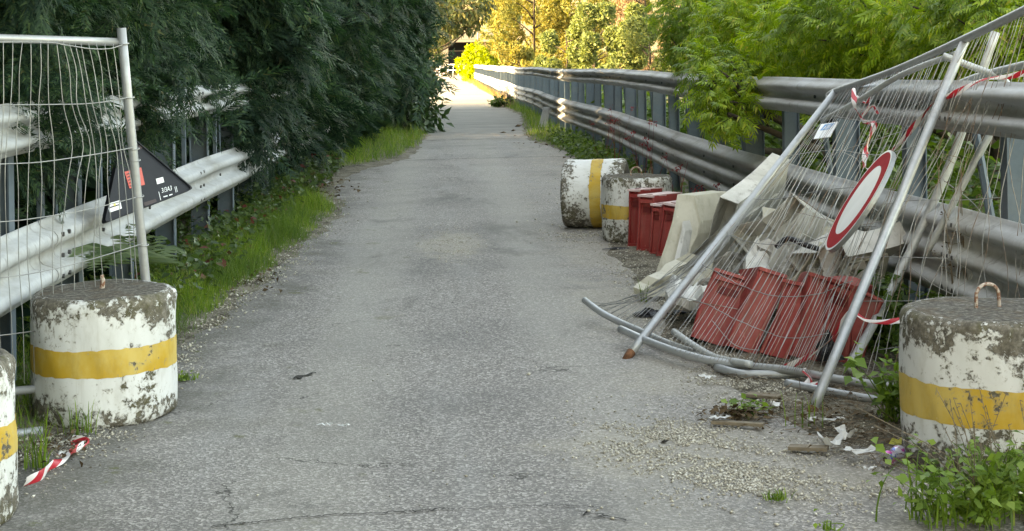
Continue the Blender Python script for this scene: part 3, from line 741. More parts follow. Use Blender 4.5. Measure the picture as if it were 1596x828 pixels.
# far trees in the sun
def far_tree(label, px, Y, rx, ht, mat, n, group, name='far_tree', size=.34, base=.0, X=None):
    x = onY(px, 100, Y)[0]
    root = empty(name, (x, Y, 0)); tag(root, label, 'tree' if ht > 4.5 else 'bush', group)
    mb = MB(); mb.tube([(x, Y, -.2), (x + .1, Y, ht * .5), (x, Y, ht * .85)], [.03 * rx + .03, .018 * rx + .02, .01], 7)
    for i in range(7): z = random.uniform(.15, .7) * ht; a = random.uniform(0, 6.28); limb(mb, (x, Y, z), (x + math.cos(a) * rx * .7, Y + math.sin(a) * rx * .7, z + ht * .12), .02 * rx + .02, .01, .1, 6, 5)
    mb.build('trunk', M['bark'], root, True)
    nb = max(14, int(rx * 9)); parts = []
    # clumps over the lower, visible crown and a looser top
    for i in range(nb):
        z = base + (ht - base) * random.random() ** 1.5 * .96; a = random.uniform(-math.pi, math.pi) if i % 3 else random.uniform(-2.6, -.5)
        pr = rx * math.sqrt(max(.06, 1 - ((z - ht * .42) / (ht * .62)) ** 2)); r = pr * random.uniform(.55, .95)
        c = np.array((x + math.cos(a) * r, Y + math.sin(a) * r, z)); cr = rx * random.uniform(.26, .46)
        k = int(1.05 * n / nb); dirs = rand_unit(k); P = c + dirs * (cr * (.5 + .5 * rng.random(k) ** .5))[:, None] * np.array((1, 1, 1.15))
        parts.append(multi_scatter(CLUS, P, frames(dirs + rng.normal(0, .5, (k, 3)), np.array((0, 0, 1.0)) + rng.normal(0, .6, (k, 3))), size * rng.uniform(.6, 1.2, k)))
    obj('crown', *join_np(parts), M[mat], root)
GT, GG = 'golden trees beyond the rail', 'grey-green trees beyond the rail'
far_tree('tall golden tree left of the golden row, next to the thin pole', 796, 135, 3.0, 13, 'gold', 2600, GT)
far_tree('tall golden tree second from the thin pole', 832, 120, 3.2, 14, 'gold', 3000, GT)
far_tree('tall golden tree in the middle of the golden row', 878, 126, 3.4, 14, 'gold', 2800, GT)
far_tree('tall golden tree above the grey-green clump', 925, 118, 3.2, 13, 'gold', 2600, GT)
far_tree('golden tree at the right end of the golden row', 968, 128, 2.8, 12, 'gold', 2200, GT)
far_tree('pinkish dry tree between golden trees and the ash', 1005, 112, 2.8, 11, 'pinkish', 2400, None)
far_tree('rounded grey-green tree in front of the golden ones, left', 882, 84, 1.5, 4.0, 'fargreen', 2200, GG, size=.26)
far_tree('rounded grey-green tree in front of the golden ones, middle', 925, 78, 1.6, 4.6, 'fargreen', 2400, GG, size=.26)
far_tree('rounded grey-green tree next to the ash foliage', 975, 72, 1.6, 4.4, 'fargreen', 2400, GG, size=.24)
far_tree('low grey-green tree just above the right rail by the ash', 1010, 64, 1.3, 3.6, 'fargreen', 1800, GG, size=.22)
far_tree('lime-green bush above the far end of the right rail', 752, 128, 1.9, 2.55, 'lime', 1800, None, 'lime_bush', .30)
far_tree('grey-green tree behind the lime bush and the thin pole', 782, 175, 2.8, 12, 'fargreen', 2000, None, size=.4)
far_tree('golden bush at the foot of the golden row', 808, 100, 1.2, 2.7, 'gold', 1500, None, 'far_bush', .26)
far_tree('green tree in the distance left of the underpass', 612, 190, 5.0, 13, 'fargreen', 2600, None, size=.5)

# ================================================================== concrete blocks
def block_mesh(r, h, seg=72, seed=0.0, rim=.045):
    prof = [(0, h + .004), (r * .5, h + .002), (r * .82, h), (r - rim, h - .002)]
    prof += [(r - rim + rim * math.sin(t), h - rim + rim * math.cos(t)) for t in np.linspace(.3, math.pi / 2, 5)]
    prof += [(r, z) for z in np.linspace(h - rim - .03, .03, 9)] + [(r - .006, .012), (r - .02, 0)]
    V, F = [(0, 0, prof[0][1])], []
    for (pr, pz) in prof[1:]:
        for j in range(seg):
            a = 2 * math.pi * j / seg
            dr = .004 * math.sin(a * 3 + seed + pz * 4) + .003 * math.sin(a * 7 + seed * 2 + pz * 11) + .0022 * math.sin(a * 19 + pz * 31 + seed)
            if pz > h - rim * 1.2: dr *= 1.8
            V.append(((pr + dr) * math.cos(a), (pr + dr) * math.sin(a), pz + (.003 * math.sin(a * 5 + seed) if pz > h * .8 else 0)))
    k = len(prof) - 1
    side0 = None
    Ft, Fs = [], []
    for j in range(seg): Ft.append((0, 1 + j, 1 + (j + 1) % seg))
    for i in range(k - 1):
        for j in range(seg):
            f = (1 + i * seg + j, 1 + (i + 1) * seg + j, 1 + (i + 1) * seg + (j + 1) % seg, 1 + i * seg + (j + 1) % seg)
            (Ft if i < 2 else Fs).append(f)
    Fb = [tuple(1 + (k - 1) * seg + j for j in range(seg - 1, -1, -1))]
    return np.array(V), Ft, Fs, Fb
def band_mesh(r, z0, z1, seg=96, seed=0.0):
    V, F = [], []
    zs = np.linspace(0, 1, 4)
    for t in zs:
        for j in range(seg):
            a = 2 * math.pi * j / seg; z = z0 + (z1 - z0) * t
            e = (.0025 * math.sin(a * 6 + seed + t * 3) + .002 * math.sin(a * 23 + seed) + .0015 * math.sin(a * 41 + t)) * (1 if t in (0, 1) else 0)
            dr = .004 * math.sin(a * 3 + seed + z * 4) + .003 * math.sin(a * 7 + seed * 2 + z * 11) + .0022 * math.sin(a * 19 + z * 31 + seed)
            rr = r + dr + (.0025 if 0 < t < 1 else .0012); V.append((rr * math.cos(a), rr * math.sin(a), z + e))
    for i in range(len(zs) - 1):
        for j in range(seg): F.append((i * seg + j, i * seg + (j + 1) % seg, (i + 1) * seg + (j + 1) % seg, (i + 1) * seg + j))
    return np.array(V), F
def concrete_block(label, loc, r, h, k, hook, rot=None, hook_h=.06, b0=.40, b1=.61):
    root = empty('concrete_block', loc); tag(root, label, 'concrete block', 'painted round concrete blocks')
    loc = np.array(loc); add = lambda n, V, F, m, sm=True: obj(n, np.asarray(V) + loc, F, m, root, sm)
    V, Ft, Fs, Fb = block_mesh(r, h, 72, k * 2.3)
    add('body', V, Fs + Fb, M['white%d' % k])
    add('top_face', V, Ft, M['conc_top'])
    add('painted_band', *band_mesh(r, h * b0, h * b1, 96, k * 2.3), M['yell%d' % k])
    if hook == 'loop':
        w = .05; P = [(-w, 0, h - .02), (-w, 0, h + hook_h * .6)] + [(-w * math.cos(t), 0, h + hook_h * .6 + w * .9 * math.sin(t)) for t in np.linspace(.3, math.pi - .3, 7)] + [(w, 0, h + hook_h * .6), (w + .005, 0, h - .02)]
        V, F = tube(smooth_path(P, 28), .0075, 8); V = xf(V, Matrix.Rotation(R(12), 4, 'Z')); add('lifting_loop', V, F, M['hook'])
    elif hook == 'stub':
        V, F = tube(smooth_path([(-.01, 0, h - .02), (.0, 0, h + .03), (-.005, 0, h + .065)], 10), [.012] * 4 + [.011] * 3 + [.009] * 3, 8); add('lifting_loop', V, F, M['hook'])
    if rot is not None: root.rotation_euler = rot
    return root
def mat_hook():
    t = NT('rusty_rebar'); n = t.noise(60, 4, .6)
    return t.fin(t.mix(t.smoothstep(n, .42, .58), (.50, .43, .37), (.24, .11, .07)), .8, 0, t.bump(n, .6, .004), .3)
M['hook'] = mat_hook()
RB = .325; HB = .575
def block_at(px_c, py_front, *a, **k):
    p = onZ(px_c, py_front, 0); d = unit(np.array((p[0], p[1], 0))); return p + d * RB
concrete_block('round white and yellow concrete block with a rusty stub, left of the road', block_at(164, 669), RB, HB, 0, 'stub', (R(.6), 0, 0))
pL = onZ(28, 822, 0); cL = pL + np.array((-.365, .10, 0))
concrete_block('round white and yellow concrete block cut off by the left frame edge', cL, RB, HB, 1, 'stub')
concrete_block('round white and yellow concrete block with a lifting loop at the right edge', block_at(1543, 752), .335, .60, 2, 'loop', None, .085, .335, .575)
concrete_block('upright flaking concrete block with yellow band behind the red barriers', block_at(993, 380), .315, .57, 3, 'loop', None, .05, .36, .57)
# the toppled one lies on its side
pT = onZ(906, 361, 0)
concrete_block('toppled concrete block lying on its side at the road edge', (pT[0] - .11, pT[1] + .42, .325), .325, .60, 4, None, Matrix.Rotation(R(-24), 3, 'Z').to_quaternion().to_matrix().to_4x4().to_euler() if False else (0, R(90), R(-14)), .05, .46, .64)

# ================================================================== mesh fence panels
def wire_obj(P, r, mat, parent, name='wire', n=5): return obj(name, *tube(P, r, n, True), M[mat], parent, True)
def noisy(P, amp, seed):
    P = np.array(P, float); t = np.linspace(0, 1, len(P)); e = np.sin(t * math.pi)[:, None]
    ph = rng.uniform(0, 6.28, 6)
    w = np.stack([np.sin(t * 7 + ph[0]) + .6 * np.sin(t * 15 + ph[1]), np.sin(t * 6 + ph[2]), np.sin(t * 8 + ph[3]) * .5], 1)
    return P + w * e * amp
# left panel standing behind the left block
YF = 7.2
fenceL = empty('mesh_fence_panel', onY(200, 600, YF) * np.array((1, 1, 0)))
tag(fenceL, 'upright temporary mesh fence panel at the left edge', 'fence', 'temporary mesh fence panels')
def fl(px, py, dy=0.0): return onY(px, py, YF + (px - 228) * .0025 + dy)
obj('post', *tube([fl(189, 44), fl(200, 160), fl(212, 285), fl(227, 436), fl(243, 600)], .0225, 12), M['tube'], fenceL, True)
obj('top_rail', *tube([fl(-160, 55, .02), fl(0, 60, .02), fl(100, 63, .02), fl(192, 66, .02)], .0195, 12), M['tube'], fenceL, True)
obj('bottom_rail', *tube([fl(-160, 628), fl(0, 612), fl(120, 600), fl(243, 590)], .019, 10), M['tube'], fenceL, True)
xs_top = [-22, -8, 5, 20, 35, 48, 63, 75, 88, 98, 108, 117, 126, 138, 150, 163, 176]
xs_mid = [-24, -12, 0, 8, 24, 44, 60, 84, 112, 128, 138, 146, 158, 168, 178, 186, 192]
xs_bot = [-30, -18, -3, 14, 30, 46, 66, 82, 98, 115, 130, 146, 160, 178, 192, 205, 214]
ks = [random.uniform(-.6, .6) for _ in xs_top]
for a, b, c in zip(xs_top, xs_mid, xs_bot):
    j = lambda s: random.uniform(-s, s)
    P = [fl(a, 64 + (4 if a > 100 else 0), -.015), fl(a * .7 + b * .3 + j(3), 110, -.02), fl((a + b) / 2 + j(4), 165, -.03 + j(.02)), fl(b + j(3), 225, -.02), fl(b * .6 + c * .4 + j(5), 290, -.03), fl(c + j(4), 400, -.02), fl(c + 4 + j(3), 500, -.015), fl(c + 8, 598, -.015)]
    wire_obj(smooth_path(P, 26), .0021, 'wire', fenceL)
for pts in ([(-160, 66), (60, 66), (100, 70), (140, 76), (170, 76), (191, 70)], [(-160, 168), (0, 164), (80, 163), (130, 162), (170, 158), (200, 152)], [(-160, 262), (0, 256), (60, 253), (120, 245), (170, 237), (208, 230)],
            [(-160, 352), (0, 346), (70, 338), (140, 326), (212, 308)], [(-160, 440), (0, 433), (80, 420), (150, 402), (222, 380)], [(-160, 540), (60, 515), (232, 480)]):
    wire_obj(smooth_path([fl(x, y, -.025) for x, y in pts], 26), .0026, 'wire', fenceL, 'cross_wire')
for py in (68, 152, 232, 250, 306, 382):
    c = fl(190 + (py - 45) * .0975, py); th = np.linspace(0, 2 * math.pi, 13)
    obj('wire_tie', *tube([c + np.array((.026 * math.cos(t), .026 * math.sin(t), .004 * math.sin(t))) for t in th], .003, 5), M['wire'], fenceL, True)
# loose tubes on the ground between the two left blocks
footL = onZ(45, 676, .02); top('ground_tube', *tube([onZ(-30, 684, .022), onZ(66, 672, .022)], .021, 10), M['tube'], footL, True)['label'] = 'short galvanised tube end on the ground between the left blocks'
o = bpy.data.objects['ground_tube']; o['category'] = 'tube'

# collapsed panels on the right
fenceR = empty('mesh_fence_panel', onZ(1130, 575, 0)); tag(fenceR, 'collapsed mesh fence panel leaning on the right rail, round sign caught in it', 'fence', 'temporary mesh fence panels')
fenceS = empty('mesh_fence_panel', onZ(1360, 600, 0)); tag(fenceS, 'bent second mesh fence panel tangled behind the collapsed one at the right edge', 'fence', 'temporary mesh fence panels')
fenceT = empty('mesh_fence_panel', onZ(960, 500, 0)); tag(fenceT, 'flattened mesh panel with loose fanned wires at the road side of the heap', 'fence', 'temporary mesh fence panels')
A = onZ(984, 549, .03); B = onY(1302, 143, 9.55); Cc = onZ(1268, 636, .02); D = onY(1503, 66, 7.65); E2 = onY(1640, -5, 6.75)
def tb(name, pts, r, mat, parent, n=26, sides=12): return obj(name, *tube(smooth_path(pts, n), r, sides), M[mat], parent, True)
tb('side_post', [A, A * .5 + B * .5, B], .0235, 'tube', fenceR)
tb('middle_post', [Cc, Cc * .5 + D * .5, D], .0235, 'tube', fenceR)
tb('top_rail', [onY(1290, 154, 9.65), B, D * .5 + B * .5 + np.array((0, 0, -.01)), D + np.array((0, -.03, .02)), E2], .0225, 'tube', fenceR)
tb('bottom_rail', [onZ(967, 513, .10), onZ(1020, 536, .08), onZ(1088, 558, .065), onZ(1160, 570, .05), onZ(1226, 577, .06), onZ(1310, 592, .06), onZ(1406, 605, .05)], .021, 'tube', fenceR, 40)
obj('rusty_foot', *tube([A + unit(A - B) * .0, A + unit(A - B) * .07], [.026, .018], 8), M['rust'], fenceR, True)
obj('rusty_foot', *tube([Cc, Cc + unit(Cc - D) * .05], [.026, .022], 8), M['rust'], fenceR, True)
# panel S: broken uprights and bent tubes
tb('side_post', [onZ(1322, 577, .05), onY(1395, 440, 7.9), onY(1478, 262, 7.95), onY(1552, 50, 7.9)], .0235, 'tube_worn', fenceS)
tb('bent_tube', [onY(1470, 87, 7.75), onY(1520, 106, 7.7), onY(1556, 120, 7.6), onY(1572, 136, 7.55), onY(1566, 165, 7.55), onY(1500, 290, 7.6), onY(1442, 398, 7.7)], .0185, 'tube_worn', fenceS, 40)
tb('top_rail', [onY(1478, 138, 8.2), onY(1530, 118, 7.8), onY(1610, 98, 7.2)], .021, 'tube', fenceS)
tb('inner_rail', [onY(1282, 188, 9.3), onY(1330, 162, 8.9), onY(1390, 125, 8.4), onY(1430, 106, 8.1), onY(1490, 84, 7.8)], .017, 'tube_worn', fenceS)
tb('hanging_tube', [onY(1375, 140, 8.8), onY(1400, 150, 8.6), onY(1440, 152, 8.4), onY(1480, 135, 8.2)], .018, 'tube_worn', fenceS)
tb('bottom_rail', [onZ(1226, 597, .04), onZ(1300, 612, .035), onZ(1384, 627, .03)], .020, 'tube', fenceS)
# panel T: flattened tubes lying by the road
tb('bottom_rail', [onZ(911, 468, .14), onZ(935, 486, .10), onZ(965, 502, .06), onZ(995, 515, .05), onZ(1040, 535, .05), onZ(1088, 552, .04)], .020, 'tube', fenceT, 30)
tb('broken_rail', [onZ(1117, 573, .03), onZ(1152, 582, .03), onZ(1200, 584, .03), onZ(1246, 584, .035)], .021, 'tube', fenceT)
tb('worn_rail', [onZ(1050, 517, .12), onZ(1085, 541, .08), onZ(1118, 558, .06), onZ(1170, 568, .08)], .018, 'tube_worn', fenceT)
def lerp(a, b, t): return a + (b - a) * t
BOT = smooth_path([onZ(1004, 530, .09), onZ(1088, 558, .075), onZ(1160, 570, .06), onZ(1226, 577, .07), onZ(1262, 583, .07)], 50)
TOP = np.array([lerp(B, D, t) for t in np.linspace(0, 1, 50)])
def surf(u, v):
    b = BOT[int(np.clip(u, 0, 1) * 49)]; t = TOP[int(np.clip(u, 0, 1) * 49)]; return lerp(b, t, v)
nW = 44
for i in range(nW):
    u0 = (i + .5) / nW + rng.normal(0, .004); u1 = (i + .5) / nW + rng.normal(0, .004)
    b = surf(u0, 0); t = surf(u1, 1); P = np.array([lerp(b, t, v) for v in np.linspace(0, 1, 18)])
    bow = np.sin(np.linspace(0, math.pi, 18)) * .10 * math.sin(math.pi * i / nW); P[:, 2] -= bow * .55; P[:, 1] += bow * .5
    P = noisy(P, .016, i)
    wire_obj(P, .0017, 'wire' if i % 3 else 'wire_rusty', fenceR, 'wire', 4)
for v, amp in ((.12, .05), (.24, .03), (.40, .03), (.55, .035), (.70, .03), (.86, .03)):
    P = np.array([surf(u, v + .03 * math.sin(u * 5 + v * 9)) for u in np.linspace(0, 1, 30)]); s = np.sin(np.linspace(0, math.pi, 30)); P[:, 2] -= .07 * s * v; P[:, 1] += .06 * s; P = noisy(P, amp * .5, 0)
    wire_obj(P, .0022, 'wire', fenceR, 'cross_wire', 5)
# right half: slack, rusty, from the same top tube down to the bottom tubes
B2 = smooth_path([onZ(1262, 583, .07), onZ(1330, 594, .06), onZ(1406, 606, .05), onZ(1480, 616, .04), onZ(1620, 630, .04)], 40)
for i in range(24):
    u = (i + .6) / 24; b = B2[int(u * 39)]; t = lerp(D, E2, u * .97); P = np.array([lerp(b, t, v) for v in np.linspace(0, 1, 20)])
    P = noisy(P, .035, i); P[:, 1] += np.sin(np.linspace(0, math.pi, 20)) * .15
    wire_obj(P, .0017, 'wire_rusty' if i % 4 else 'wire', fenceS, 'wire', 4)
for (p, Y0, Y1) in (([(1330, 402), (1440, 400), (1530, 402), (1600, 400)], 7.8, 7.4), ([(1380, 318), (1460, 312), (1600, 306)], 7.9, 7.3), ([(1340, 470), (1450, 468), (1600, 478)], 7.6, 7.2), ([(1370, 545), (1420, 540), (1470, 548)], 7.4, 7.2),
                    ([(1415, 415), (1470, 450), (1520, 470), (1600, 500)], 7.7, 7.4), ([(1470, 280), (1530, 330), (1570, 380), (1600, 400)], 7.9, 7.5), ([(1290, 245), (1370, 215), (1450, 190), (1520, 185)], 8.6, 7.9)):
    wire_obj(noisy(smooth_path([onY(x, y_, Y0 + (Y1 - Y0) * k / (len(p) - 1)) for k, (x, y_) in enumerate(p)], 24), .012, 0), .0022, 'wire', fenceS, 'cross_wire')
# fanned wires of the flattened panel, crossing in front of the side post
for i in range(22):
    u = i / 21; b = onZ(918 + 95 * u + rng.normal(0, 3), 474 + 44 * u + rng.normal(0, 3), .03 + .05 * u); e = lerp(A, B, .34 + .58 * u) + np.array((rng.normal(.02, .02), rng.normal(-.03, .03), rng.normal(0, .02)))
    P = np.array([lerp(b, e, v) for v in np.linspace(0, 1, 16)]); P[:, 2] -= np.sin(np.linspace(0, math.pi, 16)) * (.10 - .05 * u)
    wire_obj(noisy(P, .014, i), .0016, 'wire', fenceT, 'wire', 4)
for v in (.3, .55, .8):
    P = np.array([lerp(onZ(918 + 95 * u, 474 + 44 * u, .04), lerp(A, B, .34 + .58 * u), v) - np.array((0, 0, .06)) for u in np.linspace(0, 1, 14)]); wire_obj(noisy(P, .02, 0), .0026, 'wire', fenceT, 'cross_wire')
for i, (p, Y) in enumerate((([(1310, 235), (1340, 255), (1330, 300), (1370, 330)], 8.6), ([(1230, 300), (1275, 330), (1310, 380), (1290, 430)], 8.8), ([(1110, 500), (1150, 540), (1220, 548), (1290, 560)], 7.9), ([(1240, 330), (1300, 345), (1345, 350), (1390, 340)], 8.4), ([(1160, 480), (1210, 500), (1260, 495), (1330, 470)], 8.0), ([(1080, 470), (1140, 480), (1230, 500), (1310, 500)], 8.2))):
    wire_obj(smooth_path([onY(x, y_, Y - .05 * k) for k, (x, y_) in enumerate(p)], 24), .0022, 'wire_rusty' if i % 2 else 'wire', fenceR, 'loose_wire')

# ================================================================== signs
def basis_disc(c, a, n): a = unit(a); n = unit(n - a * np.dot(n, a)); return a, np.cross(n, a), n
def disc(c, a, b, n, r0, r1, z, seg=56):
    th = np.linspace(0, 2 * math.pi, seg, endpoint=False); ring = lambda r, zz: c + r * (np.cos(th)[:, None] * a + np.sin(th)[:, None] * b) + n * zz
    if r0 <= 0: return ring(r1, z), [tuple(range(seg))]
    return np.concatenate((ring(r0, z), ring(r1, z))), [(i, seg + i, seg + (i + 1) % seg, (i + 1) % seg) for i in range(seg)]
pc = onY(1338, 312, 7.38)
view = unit(EYE - pc); axl = unit(onY(1389, 234, 7.38) - onY(1290, 392, 7.38)); perp = unit(np.cross(axl, view))   # image direction across the long axis
if np.dot(perp, R0) > 0: perp = -perp
nrm = unit(perp * .95 + view * .17)
a_, b_, n_ = basis_disc(pc, axl, nrm); rS = .300
sign = empty('round_sign', pc); tag(sign, 'round white road sign with red ring hanging edge-on in the collapsed fence', 'road sign')
mb = MB(); V1, F1 = disc(pc, a_, b_, n_, 0, rS, 0); V0, F0 = disc(pc, a_, b_, n_, 0, rS, -.022); mb.add(V1, F1); mb.add(V0, [f[::-1] for f in F0])
k = len(V1); mb.add(np.concatenate((V1, V0)), [(i, k + i, k + (i + 1) % k, (i + 1) % k) for i in range(k)]); mb.build('plate', M['sign_edge'], sign)
obj('white_border', *disc(pc, a_, b_, n_, rS * .955, rS * .998, .0012), M['white'], sign)
obj('red_ring', *disc(pc, a_, b_, n_, rS * .68, rS * .955, .0016), M['sign_red'], sign)
obj('white_centre', *disc(pc, a_, b_, n_, 0, rS * .68, .0016), M['white'], sign)
def quad_on(name, c4, mat, parent, lift, nr):
    V = np.array(c4) + np.array(nr) * lift; return obj(name, V, [(0, 1, 2, 3)], mat, parent)
# flat text as mesh
def text_mesh(name, s, size, origin, right, upv, mat, parent, shear=0.0):
    cu = bpy.data.curves.new(name, 'FONT'); cu.body = s; cu.size = size; cu.shear = shear; cu.resolution_u = 2
    o = bpy.data.objects.new(name, cu); COL.objects.link(o)
    dg = bpy.context.evaluated_depsgraph_get(); me = bpy.data.meshes.new_from_object(o.evaluated_get(dg))
    bpy.data.objects.remove(o); right, upv = unit(right), unit(upv); origin = np.array(origin)
    off = np.array(parent.location) + (np.array(parent.parent.location) if parent.parent else 0)
    for v in me.vertices: v.co = Vector(origin - off + right * v.co[0] + upv * v.co[1])
    me.materials.clear(); me.materials.append(mat); t = bpy.data.objects.new(name, me); COL.objects.link(t); t.parent = parent; return t
# triangle seen from behind, resting on the left rail
YT = 6.95
tri_px = [(187, 205), (297, 297), (157, 351)]
YTs = [7.55, 7.75, 7.05]
T3 = [onY(*tri_px[0], 8.85), onY(*tri_px[1], 9.15), onY(*tri_px[2], 8.32)]
tn = unit(np.cross(T3[1] - T3[0], T3[2] - T3[0]))
if np.dot(tn, EYE - T3[0]) < 0: tn = -tn
def round_poly(P, r, k=6):
    out = []; n = len(P)
    for i in range(n):
        a, b, c = P[i - 1], P[i], P[(i + 1) % n]; p0 = b + unit(a - b) * r; p1 = b + unit(c - b) * r
        for t in np.linspace(0, 1, k): out.append((1 - t) ** 2 * p0 + 2 * t * (1 - t) * b + t * t * p1)
    return np.array(out)
tri = empty('triangle_sign', T3[2]); tag(tri, 'black back of a triangular road sign propped on the left guard rail', 'road sign')
poly = round_poly(T3, .04); k = len(poly)
mb = MB(); mb.add(poly + tn * .02, [tuple(range(k))]); mb.add(poly, [tuple(range(k - 1, -1, -1))]); mb.add(np.concatenate((poly + tn * .02, poly)), [(i, (i + 1) % k, k + (i + 1) % k, k + i) for i in range(k)]); mb.build('plate', M['sign_back'], tri)
cen = poly.mean(0); rim = cen + (poly - cen) * .965
mb = MB(); mb.add(np.concatenate((poly + tn * .021, rim + tn * .021, poly + tn * .030, rim + tn * .030)), [(2 * k + i, 2 * k + (i + 1) % k, 3 * k + (i + 1) % k, 3 * k + i) for i in range(k)] + [(k + i, k + (i + 1) % k, 3 * k + (i + 1) % k, 3 * k + i) for i in range(k)] + [(i, (i + 1) % k, 2 * k + (i + 1) % k, 2 * k + i) for i in range(k)]); mb.build('rolled_edge', M['sign_back'], tri)
def on_tri(px, py, lift=.023):
    d = ray(px, py); t = np.dot(T3[0] + tn * lift - EYE, tn) / np.dot(d, tn); return EYE + d * t
def tri_quad(name, pts, mat, lift=.023, par=None): return obj(name, [on_tri(x, y_, lift) for x, y_ in pts], [(0, 1, 2, 3)], mat, par or tri)
rst = tri_quad('red_sticker', [(194, 268), (220, 261), (226, 288), (202, 294)], M['sticker_red'])
for r0 in range(5):
    tri_quad('print_line', [(197 + r0 * 1.3, 271 + r0 * 4.6), (212 + r0 * 1.3 - (r0 % 2) * 4, 267 + r0 * 4.6), (212.4 + r0 * 1.3 - (r0 % 2) * 4, 268.6 + r0 * 4.6), (197.4 + r0 * 1.3, 272.6 + r0 * 4.6)], M['ink'], .0245, rst)
tri_quad('red_tab', [(216, 263), (220, 261), (221, 265), (217, 266)], M['sticker_red'], .0235)
tri_quad('white_sticker', [(243, 279), (254, 276), (256, 284), (245, 287.5)], M['white'])
plb = tri_quad('paper_label', [(167.5, 318), (187, 312), (190, 325), (171, 331.5)], M['white'])
tri_quad('label_print', [(176.5, 318), (180, 317), (181, 320.5), (177.5, 321.5)], M['sticker_yellow'], .0245, plb)
tri_quad('label_print', [(170, 323), (186, 318), (186.6, 320), (170.6, 325)], M['ink'], .0245, plb)
o_ = on_tri(252, 301); text_mesh('stencil_code', '3/3A3', np.linalg.norm(on_tri(269, 296) - o_) / 2.55, o_, on_tri(268, 296.5) - o_, on_tri(250.5, 294) - o_, M['white'], tri, .2)
for (x, y_, L) in ((254.5, 308.5, 6.5), (263.5, 306, 5)):
    tri_quad('stencil_mark', [(x, y_ - 2.2), (x + L, y_ - 4), (x + L + .5, y_ - 2.4), (x + .5, y_ - .7)], M['white'])
for pts in ([(247, 299), (247.8, 298.8), (251, 312), (250.2, 312.2)], [(272, 291.5), (272.7, 291.3), (274.8, 300), (274.1, 300.2)], [(274, 290.7), (274.7, 290.5), (276.8, 299), (276.1, 299.2)]): tri_quad('stencil_mark', pts, M['white'])
for pts in ([(224, 316), (243, 310), (244.5, 315), (225.5, 321.5)], [(222, 230), (218, 226), (214, 230), (218, 234)]): tri_quad('clamp_slot', pts, M['ink'])
# small placard tied to the collapsed fence
pl4 = [onY(1268, 217, 8.95), onY(1294, 213.5, 8.85), onY(1306, 190, 8.95), onY(1280, 194, 9.05)]
pn = unit(np.cross(pl4[1] - pl4[0], pl4[3] - pl4[0])); pn = pn if np.dot(pn, EYE - pl4[0]) > 0 else -pn
plac = empty('placard', pl4[0]); tag(plac, 'small white placard with a blue logo wired to the collapsed fence', 'placard')
mb = MB(); q = np.array(pl4); mb.add(np.concatenate((q + pn * .002, q - pn * .002)), [(0, 1, 2, 3), (7, 6, 5, 4), (0, 4, 5, 1), (1, 5, 6, 2), (2, 6, 7, 3), (3, 7, 4, 0)]); mb.build('plate', M['white'], plac)
pq = lambda u, v: lerp(lerp(q[0], q[1], u), lerp(q[3], q[2], u), v)
blg = obj('blue_logo', [p + pn * .0035 for p in (pq(.15, .52), pq(.72, .52), pq(.86, .92), pq(.28, .92))], [(0, 1, 2, 3)], M['blue_print'], plac)
text_mesh('logo_letters', 'A', .045, pq(.26, .56) + pn * .005, q[1] - q[0], q[3] - q[0], M['white'], blg, .1)
for s_ in range(3): obj('logo_bar', [p + pn * .005 for p in (pq(.50 + s_ * .07, .58), pq(.54 + s_ * .07, .58), pq(.56 + s_ * .07, .84), pq(.52 + s_ * .07, .84))], [(0, 1, 2, 3)], M['white'], blg)
# grey panel with stickers behind the right block
gp = [onY(x, y_, 7.75) for x, y_ in ((1568, 500), (1640, 500), (1640, 392), (1572, 396))]
gpan = empty('grey_sign_back', gp[0]); tag(gpan, 'grey metal sign back with orange and white stickers behind the right block', 'sign')
q = np.array(gp); gn = np.array((0, -1.0, 0)); mb = MB(); mb.add(np.concatenate((q, q - gn * .02)), [(0, 1, 2, 3), (7, 6, 5, 4), (0, 4, 5, 1), (1, 5, 6, 2), (2, 6, 7, 3), (3, 7, 4, 0)]); mb.build('plate', M['galv_post'], gpan)
for nm, pts, mt in (('orange_sticker', [(1581, 427), (1602, 427), (1602, 402), (1580, 403)], 'sticker_red'), ('white_sticker', [(1582, 443), (1602, 443), (1602, 428), (1583, 430)], 'white'), ('white_sticker', [(1583, 464), (1594, 464), (1594, 446), (1583, 447)], 'white'), ('sticker_print', [(1585.5, 459), (1589, 459), (1589, 454), (1585.5, 454)], 'ink'), ('sticker_print', [(1590, 452), (1592.5, 450), (1593, 449), (1590.5, 451)], 'ink')):
    obj(nm, [onY(x, y_, 7.745 if mt != 'ink' else 7.742) for x, y_ in pts], [(0, 1, 2, 3)], M[mt], gpan)

# ================================================================== barrier tape
def tape(label, pts, w=.03, n=70, tw=5.0, loc=None):
    P = smooth_path(pts, n); T = unit(np.gradient(P, axis=0)); L = np.concatenate(([0], np.cumsum(np.linalg.norm(np.diff(P, axis=0), axis=1))))
    ph = random.uniform(0, 6); V = []
    for i in range(n):
        s_ = np.cross(T[i], unit(EYE - P[i])); s_ = unit(s_); d_ = np.cross(s_, T[i]); a = .9 * math.sin(L[i] * tw + ph) + .5 * math.sin(L[i] * tw * 2.7)
        ww = w * (.55 + .45 * math.sin(L[i] * 9 + ph) ** 2); e = s_ * math.cos(a) + d_ * math.sin(a)
        V += [P[i] - e * ww / 2, P[i] + d_ * ww * .18, P[i] + e * ww / 2]
    F = [f for i in range(n - 1) for f in ((3 * i, 3 * i + 1, 3 * i + 4, 3 * i + 3), (3 * i + 1, 3 * i + 2, 3 * i + 5, 3 * i + 4))]
    loc = np.array(pts[0]) if loc is None else loc
    o = top('barrier_tape', V, F, M['tape'], loc, True); uv = o.data.uv_layers.new(name='UVMap')
    for lp in o.data.loops: uv.data[lp.index].uv = (L[lp.vertex_index // 3], (lp.vertex_index % 3) / 2)
    return tag(o, label, 'barrier tape', 'red and white barrier tape')
